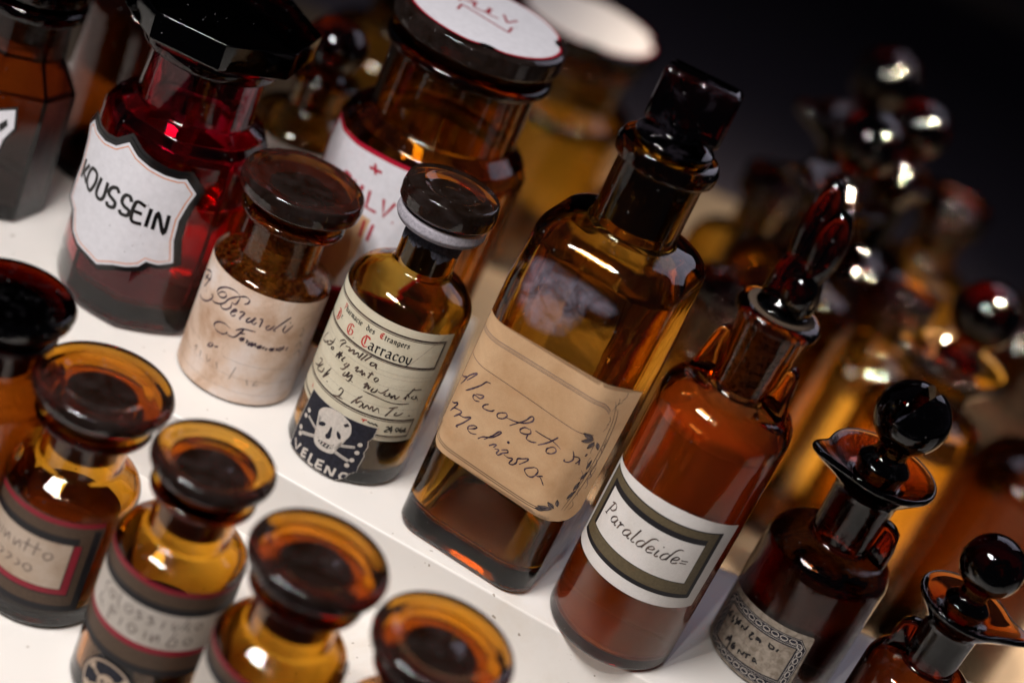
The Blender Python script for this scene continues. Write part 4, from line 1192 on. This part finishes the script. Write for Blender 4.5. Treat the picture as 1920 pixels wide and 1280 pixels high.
for o_, w_ in ((offset_poly(of, -0.45), .14), (offset_poly(inn, 1.5), .12)):
    for i in range(len(o_)):
        sh.stroke([o_[i], o_[(i + 1) % len(o_)]], w_, M_P_PALE, 4, smooth=False, taper=False)
ink(sh, T['ess_hand'], 0.85, M_INK, 5, nib=-0.5, thin=0.6, jitter=0.15)
sh.build("label", t)
pour_bottle("pouring_bottle", "small dark pouring bottle at the lower right corner with its spout turned right", (219, -40, 0), 0.82, R_(-20), M_BLACKISH, M_STOP, False, "pouring bottles with ball stoppers")

# ---- 6 the ruby bottle with the enamel shield
t = thing("ruby_bottle", "faceted ruby red bottle with a white enamel shield and a dark lid", "bottle", (-109.5, 42, 0))
oc = sec_poly(8, R_(9), 0.55)
part("body", bm_mesh("ruby_body", loft(fillet([
    (0, 2.5, 0, 0), (22, 2, 3, 0), (25, 0, 2, 0), (33, 0, 3.5, 0), (33, 78, 5, 0), (29.5, 84.5, 3, 0.1), (22.8, 88.0, 2.0, 0.3), (22.4, 109, 1.0, 0.3), (26.6, 109.6, 2.0, 1), (26.8, 115.5, 2, 1), (20.4, 116, 1, 1),
    (19.2, 112, 1, 1), (19.2, 86, 3, 1), (29.6, 78, 5, 0), (29.6, 10, 5, 0), (0, 12, 0, 0)]), oc, 128), M_RUBY, 16), t)
liquid(29.3, 10.6, 58, "liquid", M_LIQ_RED, t, oc, 0.0)
part("lid", bm_mesh("ruby_lid", loft(fillet([(0, 100), (18, 100, 1, 1), (19, 116.4, 0.5, 1), (33, 117, 1, 0), (36.5, 119, 1, 0), (36.8, 129.6, 0.5, 0), (0, 131.0, 0, 0)]), sec_poly(8, R_(20), 1.0), 128), M_RUBY_LID, 20), t)


def kous_map(u, v, h):
    a = u / 34.0
    return (-2.5 + (34.0 + h) * math.sin(a), -(34.0 + h) * math.cos(a), v)


sh = Sheet(kous_map, [M_ENAMEL, M_ENAMELK, M_ORANGELINE, M_MAROON], lift=0.5)
KO = T['kous'][0]
blk = offset_poly(KO, 2.7)
sh.poly([(x + 0.5, y + 0.6) for x, y in blk], M_ENAMELK, -6.0)
sh.poly([(x + 0.25, y + 0.3) for x, y in offset_poly(KO, 1.4)], M_ENAMELK, 0.0)
sh.poly(KO, M_ENAMEL, 6.0)
sh.stroke(offset_poly(KO, -1.3) + [offset_poly(KO, -1.3)[0]], 0.42, M_ORANGELINE, 7, smooth=False, taper=False)
ink(sh, [[(x + 0.7, y) for x, y in s_] for s_ in T['kous'][1:]], 1.5, M_ENAMELK, 8, taper=False)
for i in range(10):
    a = random.choice(KO)
    sh.disc(a[0] * random.uniform(.2, .9), 50 + (a[1] - 50) * random.uniform(.2, .8), random.uniform(.1, .22), M_ENAMELK, 8)
sh.build("enamel_shield", t)

# ---- 7 square dark bottle at the left edge
t = thing("chamfered_bottle", "near-black square bottle with chamfered corners behind the ruby bottle", "bottle", (-189, 64, 0))
sqd = sec_rrect(46, 46, 2.2, R_(14))
oct_ = sec_poly(8, R_(8.5), 1.0)


def sec_cham(r, z, k, tt):
    yaw = R_(14)
    a = tt + yaw
    c_, s_ = abs(math.cos(a)), abs(math.sin(a))
    box = r / max(c_, s_)
    cut = r * 1.36 / (c_ + s_)
    rr = min(box, cut) * (1 - k) + r * k
    return rr * math.cos(tt), rr * math.sin(tt)


part("body", bm_mesh("chamfered_body", loft(fillet([
    (0, 2, 0, 0), (17, 2, 2, 0), (20, 0, 1, 0), (25, 0, 2.5, 0), (25, 57, 2, 0), (17.2, 70, 2, 0), (17, 86, 1, 0.2), (21.5, 86.5, 2, 1), (21.5, 92, 2, 1), (15, 92.4, 1, 1), (14, 90, 1, 1), (14, 70, 2, 0.3), (22, 57, 3, 0), (22, 5, 3, 0), (0, 6, 0, 0)]), sec_cham, 128), M_DARK, 18), t)
part("stopper", bm_mesh("chamfered_stopper", loft(disc_stopper(13, 74, 92.6, 20, 9)), M_DARK, 60), t)
sh = Sheet(lambda u, v, h: (u * math.cos(R_(14)) - (25 + h) * math.sin(R_(14)), -u * math.sin(R_(14)) - (25 + h) * math.cos(R_(14)), v), [M_ENAMEL, M_ENAMELK], lift=0.4)
SHL = [(-13, 48), (-6, 45.5), (0, 47), (6, 45.5), (14.0, 50.5), (15.5, 43), (12.0, 36), (11, 28), (13.2, 19), (7, 16), (0, 13), (-7, 16), (-13, 19), (-12, 28), (-16, 40)]
SHL = [(x + 8.5, y + 6) for x, y in SHL]
sh.poly(offset_poly(SHL, 1.0), M_ENAMELK, 0)
sh.poly(SHL, M_ENAMEL, 3)
sh.poly([(17, 47), (20, 51), (21.1, 48.5), (18.3, 44)], M_ENAMELK, 4)
sh.build("enamel_shield", t)

# ---- 8 front row of small jars on the lower step
def jar(label, x, y, R, zs, rn, znb, zlip, rl, rL, zlid, th, lidmat, dish, r_in, group, bodymat=None, fsh=8.0, foot=0.84):
    t = thing("disc_stopper_jar", label, "bottle", (x, y, LOW), 0.0, group)
    part("body", bm_mesh("small_jar_body", loft(hollow(R, zs, fsh, rn, znb, zlip, rl, 3.4, f_nb=2.5)), bodymat or M_AMBER), t)
    plugged("small_jar_stopper", loft(cone_stopper(rn - 2.3, zlip - 11, zlid, rL, th, dish * 0.4, r_in, foot)), lidmat, M_PLUG, zlid - 0.3, t)
    return t


JG = "small jars with disc stoppers on the lower step"
t = jar("front jar with a red, brown and black framed beige label ending in a crimson bar", -73, -105, 22.4, 51.0, 13.8, 56.5, 72.0, 19.5, 23.2, 78.5, 9.2, M_AMBER_LID, 3.4, 14.5, JG)
liquid(20.0, 4.6, 8.2, "powder", M_POWDER, t)
liquid(19.9, 8.6, 36.0, "liquid", M_LIQ_ORANGE, t)
sh = Sheet(on_cyl(22.4), [M_BROWNBAND, M_MAROON, M_INK, M_P_BEIGE, M_INKGREY, M_INKB])
sh.poly([(-40, 9.0), (19.8, 8.6), (21.2, 44.8), (8, 47.2), (-8, 47.8), (-40, 47.0)], M_BROWNBAND)
sh.rect(-40, 45.0, 20.6, 47.0, M_MAROON, 2)
sh.rect(-40, 37.6, 13.6, 40.6, M_INK, 2)
sh.rect(-40, 8.9, 19.8, 11.5, M_INK, 2.2)
sh.rect(17.6, 8.9, 20.2, 43.6, M_INK, 2.4)
sh.rect(-40, 16.4, 14.4, 18.6, M_MAROON, 2.6)
sh.rect(12.4, 16.4, 14.8, 37.4, M_MAROON, 2.8)
sh.rect(-40, 18.8, 12.0, 37.6, M_P_BEIGE, 3)
for a in ((-40, 16.0, 14.9, 16.4), (14.8, 16.0, 15.15, 37.6), (12.0, 18.6, 12.35, 37.6)):
    sh.rect(*a, M_INK, 3.2)
ink(sh, [[(-21, 30), (-19.5, 35), (-18.4, 30)], [(-17, 30), (-16.6, 33), (-15, 30.4), (-14.6, 33)], [(-13, 33), (-13, 30)], [(-11.4, 33), (-11, 30), (-9.4, 33), (-9, 30)], [(-7, 33), (-6.6, 30), (-4.8, 33), (-4.2, 30)], [(-2, 35.6), (-2.6, 30)], [(-3.6, 33.2), (-.6, 33.2)], [(1.2, 35.6), (.6, 30)], [(-.4, 33.2), (2.6, 33.2)], [(5.4, 33), (3.8, 31.4), (5.2, 29.8), (6.8, 31.6), (5.4, 33)],
         [(-14, 26), (-13.4, 23), (-12, 26)], [(-11, 26), (-9.6, 25), (-11.2, 23.4)], [(-8, 26), (-6, 25.4), (-8, 23)], [(-4, 26), (-2.6, 24.6), (-4.4, 23)], [(0, 26), (-1.4, 24.4), (.2, 23), (1.6, 24.6), (0, 26)]], 0.42, M_INKGREY, 5)
sh.build("label", t)

t = jar("front jar with a red banded pale label and a round black skull seal", -28.2, -127.5, 21.2, 61.5, 13.2, 65.5, 80.0, 17.0, 19.9, 86.0, 9.4, M_AMBER_LID, 5.5, 15.5, JG, foot=0.72)
liquid(18.8, 4.6, 24.0, "powder", M_POWDER, t)
sh = Sheet(on_cyl(21.2), [M_BROWNBAND, M_MAROON, M_INK, M_P_PALE, M_INKGREY, M_INKB])
sh.poly([(-44, 22.4), (40, 22.4), (40, 58.4), (-44, 58.4)], M_BROWNBAND)
sh.rect(-44, 56.4, 40, 58.4, M_MAROON, 2)
sh.rect(-44, 48.4, 40, 51.4, M_INK, 2)
sh.rect(-44, 34.0, 40, 48.4, M_P_PALE, 3)
sh.rect(-44, 31.6, 40, 34.0, M_MAROON, 3)
sh.rect(-44, 22.5, 40, 25.4, M_INK, 3)
ink(sh, [[(-15.6, 47), (-17.6, 45), (-16, 42.6)], [(-13, 46), (-14.4, 44.4), (-13, 43), (-11.8, 44.6), (-13, 46)], [(-9.6, 47.5), (-9.8, 43), (-8.6, 42.6)], [(-5.6, 46), (-7, 44.4), (-5.6, 42.8), (-4.2, 44.4), (-5.6, 46)], [(-1, 46), (-2.6, 45.4), (-.8, 43.8), (-2.8, 42.6)], [(3, 46), (1.4, 45.4), (3.2, 43.8), (1.2, 42.6)], [(6.2, 45.6), (6, 42.6)], [(9, 45.8), (9.6, 43), (11.4, 45)], [(13.4, 47.8), (12.2, 43)], [(14.8, 46), (13.6, 44), (15, 42.6)], [(17.6, 46), (16.4, 44.4), (17.6, 42.8), (18.6, 44.4), (17.6, 46)],
         [(-18, 41), (-18.6, 37)], [(-16, 39), (-17, 37.6), (-15, 37)], [(-11.6, 41), (-12, 35)], [(-11.6, 41), (-9.4, 39.8), (-11.4, 38.4)], [(-6.6, 40), (-6.8, 36.6)], [(-2.4, 40), (-4, 38.4), (-2.4, 36.6), (-1, 38.4), (-2.4, 40)], [(2, 39.8), (2, 36.6)], [(4, 39.8), (4.2, 36.6), (6, 39.6), (6.4, 36.6)], [(11, 42), (9.4, 36.6), (11.6, 36), (12, 38.6), (10.4, 39)], [(15.6, 39.6), (14.4, 38), (15.8, 36.6), (17, 38.2), (15.6, 39.6)]], 0.45, M_INKGREY, 5)
sh.build("label", t)
sh = Sheet(on_cyl(21.2), [M_PATCH, M_P_BEIGE], lift=0.42)
eu, ev = -4.5, 12.4
sh.disc(eu, ev, 9.8, M_PATCH, 1, 40)
sh.ring(eu, ev, 8.3, 0.8, M_P_BEIGE, 2, 48)
sh.disc(eu + 0.4, ev + 0.6, 3.2, M_P_BEIGE, 3, 20, 1.1)
sh.rect(eu - 1.4, ev - 4.2, eu + 2.2, ev - 1.6, M_P_BEIGE, 3.4)
for sx in (-1, 1):
    sh.disc(eu + 0.4 + sx * 1.3, ev + 0.8, 0.8, M_PATCH, 4, 10)
    for sy in (-1, 1):
        sh.stroke([(eu + sx * 2.4, ev + sy * 1.8), (eu + sx * 6.2, ev + sy * 4.0)], 1.0, M_P_BEIGE, 2.4, smooth=False, taper=False)
        sh.disc(eu + sx * 6.4, ev + sy * 3.4, 0.9, M_P_BEIGE, 2.6, 10)
        sh.disc(eu + sx * 5.8, ev + sy * 4.6, 0.9, M_P_BEIGE, 2.6, 10)
sh.build("poison_seal", t)

t = jar("jar nearest the middle of the front edge with a broad orange-rimmed stopper", 14.4, -152.4, 21.0, 62.5, 13.6, 67.0, 82.0, 18.0, 21.8, 88.0, 9.6, M_AMBER_LID, 3.0, 16.0, JG)
sh = Sheet(on_cyl(21.0), [M_BROWNBAND, M_MAROON, M_INK, M_P_PALE])
sh.poly([(-44, 26), (40, 26), (40, 60), (-44, 60)], M_BROWNBAND)
sh.rect(-44, 58.2, 40, 60, M_MAROON, 2)
sh.rect(-44, 51.5, 40, 54.5, M_INK, 2)
sh.rect(-44, 36, 40, 51.5, M_P_PALE, 3)
sh.build("label", t)
t = jar("jar cut by the bottom edge, showing only its amber disc stopper", 57.9, -158.1, 21.0, 58.5, 13.4, 63.0, 78.0, 18.0, 22.2, 83.6, 9.0, M_AMBER_LID, 3.2, 15.5, JG)
t = jar("jar at the left edge under a flat black stopper", -109.2, -106.5, 22.0, 72.0, 14.0, 78.0, 90.0, 17.5, 20.8, 95.0, 9.6, M_BLACKISH, 0.8, 14.0, JG, bodymat=M_DARK)


# ---- 9 back row
def lidded_jar(label, x, y, R, zs, rn, zl, rL, zlid, th, body, lidm, facets, t0, amt, group):
    t = thing("wide_mouth_jar", label, "bottle", (x, y, 0), 0.0, group)
    sec = sec_poly(facets, t0, amt)
    rows = fillet([(0, 2, 0, 0), (R * .7, 2, 2, 0), (R * .78, 0, 1, 0), (R, 0, 3, 0), (R, zs - 6, 4, 0), (R - 3, zs, 3, 0.2), (rn, zs + 5, 2.5, 0.4), (rn, zl, 1, 0.4), (rn + 4, zl + .4, 2, 1), (rn + 4, zl + 5, 2, 1), (rn - 3, zl + 5.4, 1, 1),
                   (rn - 3.4, zl + 2, 1, 1), (rn - 3.4, zs + 3, 3, 1), (R - 3.2, zs - 7, 4, 0), (R - 3.2, 6, 4, 0), (0, 7, 0, 0)])
    part("body", bm_mesh("wide_body", loft(rows, sec, 128), body, 18), t)
    lid = part("lid", bm_mesh("wide_lid", loft(fillet([(0, zl - 4), (rn - 5, zl - 4, 1), (rn - 4, zlid - .6, .5), (rL - 2, zlid, 1), (rL, zlid + 2, 1.5), (rL, zlid + th - 1, 1.2), (rL - 2, zlid + th, 1), (0, zlid + th + .2)]), sec_poly(8, R_(20), 0.6)), lidm, 25), t)
    return t, lid


WG = "wide mouthed jars with enamelled lids"
t, lid = lidded_jar("wide amber jar with a red-bordered white enamel label and a white lid plate", -24.5, 98.7, 40.5, 96, 31, 128.5, 35.5, 137.5, 10.5, glass("deep_amber_glass", (85, 230, 720), dust=0.02, wav=0.10), M_AMBER_LID, 8, R_(6), 0.35, WG)
sh = Sheet(lambda u, v, h: ((40.6 + h) * math.sin(u / 38.8), -(40.6 + h) * math.cos(u / 38.8), v), [M_ENAMEL, M_ENAMELR, M_P_TAN], lift=0.8)
PU = [(-43, 91), (-36, 89.2), (-25, 89.8), (-13, 91.4), (-2, 92.2), (8, 91.8), (16, 93), (19, 80), (15, 64), (17, 50), (10, 38), (-2, 36), (-13, 31), (-26, 36), (-36, 40), (-42, 50), (-41, 64), (-46, 80)]
sh.poly(offset_poly(PU, 2.0), M_ENAMELR, 0)
sh.poly(PU, M_ENAMEL, 3)
sh.poly([(-36, 42), (-20, 36.5), (-12.5, 34), (-8, 48), (-7.5, 66), (-14, 66.5), (-24, 64)], M_P_TAN, 4)
ink(sh, T['pulv'][2:10], 1.25, M_ENAMELR, 6, taper=False, smooth=False)
write(sh, "P", -25.5, -21, 70, 7.2, (M_ENAMELR, M_ENAMELR), 1.25, G, None)
write(sh, "U", -19.4, -15.4, 70, 7.2, (M_ENAMELR, M_ENAMELR), 1.25, G, None)
sh.build("enamel_label", t)


def lid_plate(parent, r, z, letters):
    sh = Sheet(lambda u, v, h: (u, v, z + h), [M_ENAMEL, M_ENAMELR, M_MAROON], lift=0.25, step=50)
    ol = []
    for i in range(64):
        a = 2 * PI * i / 64
        q = r * (1 - 0.09 * max(0, math.cos(4 * (a - R_(14)))) ** 8)
        ol.append((q * math.cos(a), q * math.sin(a)))
    sh.poly(offset_poly(ol, 1.0), M_ENAMELR, 0)
    sh.poly(ol, M_ENAMEL, 3)
    for k_, ln in enumerate(letters):
        write(sh, ln, -13 + 2 * k_, 13 - 2 * k_, 4.0 - 10 * k_, 7.4, (M_MAROON, M_MAROON), 1.2, G, None)
    sh.build("enamel_plate", parent)


lid_plate(lid, 32.0, 148.2, ["PULV.", "N"])
t, lid = lidded_jar("taller amber jar with a plain white lid plate, farther back", -2.7, 520.7, 55, 110, 40, 140, 48.5, 151, 11.5, glass("far_amber_glass", (40, 125, 460), wav=0.12), M_BLACKISH, 8, R_(10), 0.3, WG)
t.location.z = -132 * S
lid_plate(lid, 44.5, 162.7, [])
t = thing("yellow_flask", "yellowish flask with a round stopper and a pale label, blurred in the back", "bottle", (-88, 166, 0))
part("body", bm_mesh("flask_body", loft(hollow(27, 46, 10, 12, 52, 66, 17, 4)), M_HONEY), t)
part("stopper", bm_mesh("flask_stopper", loft(fillet([(0, 52), (9, 52, 1), (10, 70, 1), (6, 73, 2)] + [(15 * math.cos(a), 84 + 13 * math.sin(a)) for a in [R_(-66 + 150 * i / 20) for i in range(21)]] + [(0, 97)]), n=64), M_HONEY), t)
sh = Sheet(on_cyl(27), [M_P_PALE])
sh.poly([(-30, 8), (22, 8), (22, 42), (-30, 42)], M_P_PALE)
sh.build("label", t)
t = thing("square_shoulder_bottle", "blackish brown bottle in the gap behind the ruby bottle", "bottle", (-160, 128, 0))
part("body", bm_mesh("gap_body", loft(hollow(27, 82, 8, 14, 90, 112, 20, 4)), M_DARK), t)
part("stopper", bm_mesh("gap_stopper", loft(disc_stopper(11.5, 100, 116.5, 21, 9)), M_DARK, 60), t)

PG = "pouring bottles with ball stoppers"
BK = [
    ("big amber pouring bottle with a ball stopper behind the eared bottle's stopper", (162, 304), 1.30, R_(200), M_AMBER_BACK, M_BALL, 120, 34, 31),
    ("dark ball-stoppered bottle just right of the big amber pouring bottle", (192, 372), 1.20, R_(215), M_DARK_BACK, M_BALL, 130, 37, 30),
    ("farthest dark ball-stoppered bottle under the black background", (182, 516), 1.60, R_(200), M_DARK_BACK, M_BALL, 74, 30, 28),
    ("tall brown pouring bottle at the right edge, its ball stopper full of sparkles", (245.5, 250), 1.27, R_(200), M_AMBER_BACK, M_BALL, 108, 21, 26),
]
for (lb, (x, y), s, sp, bmn, smn, zs, nk, RR) in BK:
    pour_bottle("pouring_bottle", lb, (x, y, -132), s, sp, bmn, smn, False, PG, zs=zs, fin=False, nk=nk, R=RR, fsh=19.0)
XS = [
    ("rounded amber flask glowing behind the square bottle's shoulder", (128, 250), -132, 35, 108, M_AMBER_BACK),
    ("red-brown flask behind the right-hand pouring bottle", (348, 518), -132, 38, 100, M_DARK_BACK),
    ("distant brown flask to the left of the big pouring bottle", (146, 470), -132, 36, 90, M_AMBER_BACK),
    ("olive flask at the far right", (400, 640), -132, 40, 95, M_OLIVE),
    ("dark red flask at the right edge above the corner bottle", (318, 262), -132, 36, 128, M_DARK_BACK),
    ("tall amber flask in the gap left of the bordered-label jar", (-104, 440), -132, 46, 124, M_AMBER_BACK),
    ("dark brown flask far behind the ruby bottle's lid", (-216, 420), -132, 46, 124, M_DARK_BACK),
    ("brown flask far back between the dark ball stoppers", (268, 560), -132, 40, 90, M_AMBER_BACK),
    ("small amber flask squeezed behind the white-lidded jar", (76, 476), -132, 31, 78, M_AMBER_BACK),
    ("amber flask between the big pouring bottle and the tall one at the right edge", (222, 330), -132, 32, 118, M_AMBER_BACK),
]
for lb, (x, y), z, R, zs, mt in XS:
    q = R / 26.0
    t = thing("round_flask", lb, "bottle", (x, y, z), 0, "plain round flasks in the back")
    part("body", bm_mesh("round_flask_body", loft(hollow(R, zs, 20 * q, 11 * q, zs + 6 * q, zs + 24 * q, 15.5 * q, 4 * q, f_nb=3)), mt), t)
    part("stopper", bm_mesh("round_flask_stopper", loft(disc_stopper(9 * q, zs + 12 * q, zs + 28.5 * q, 15.5 * q, 8 * q)), mt, 60), t)
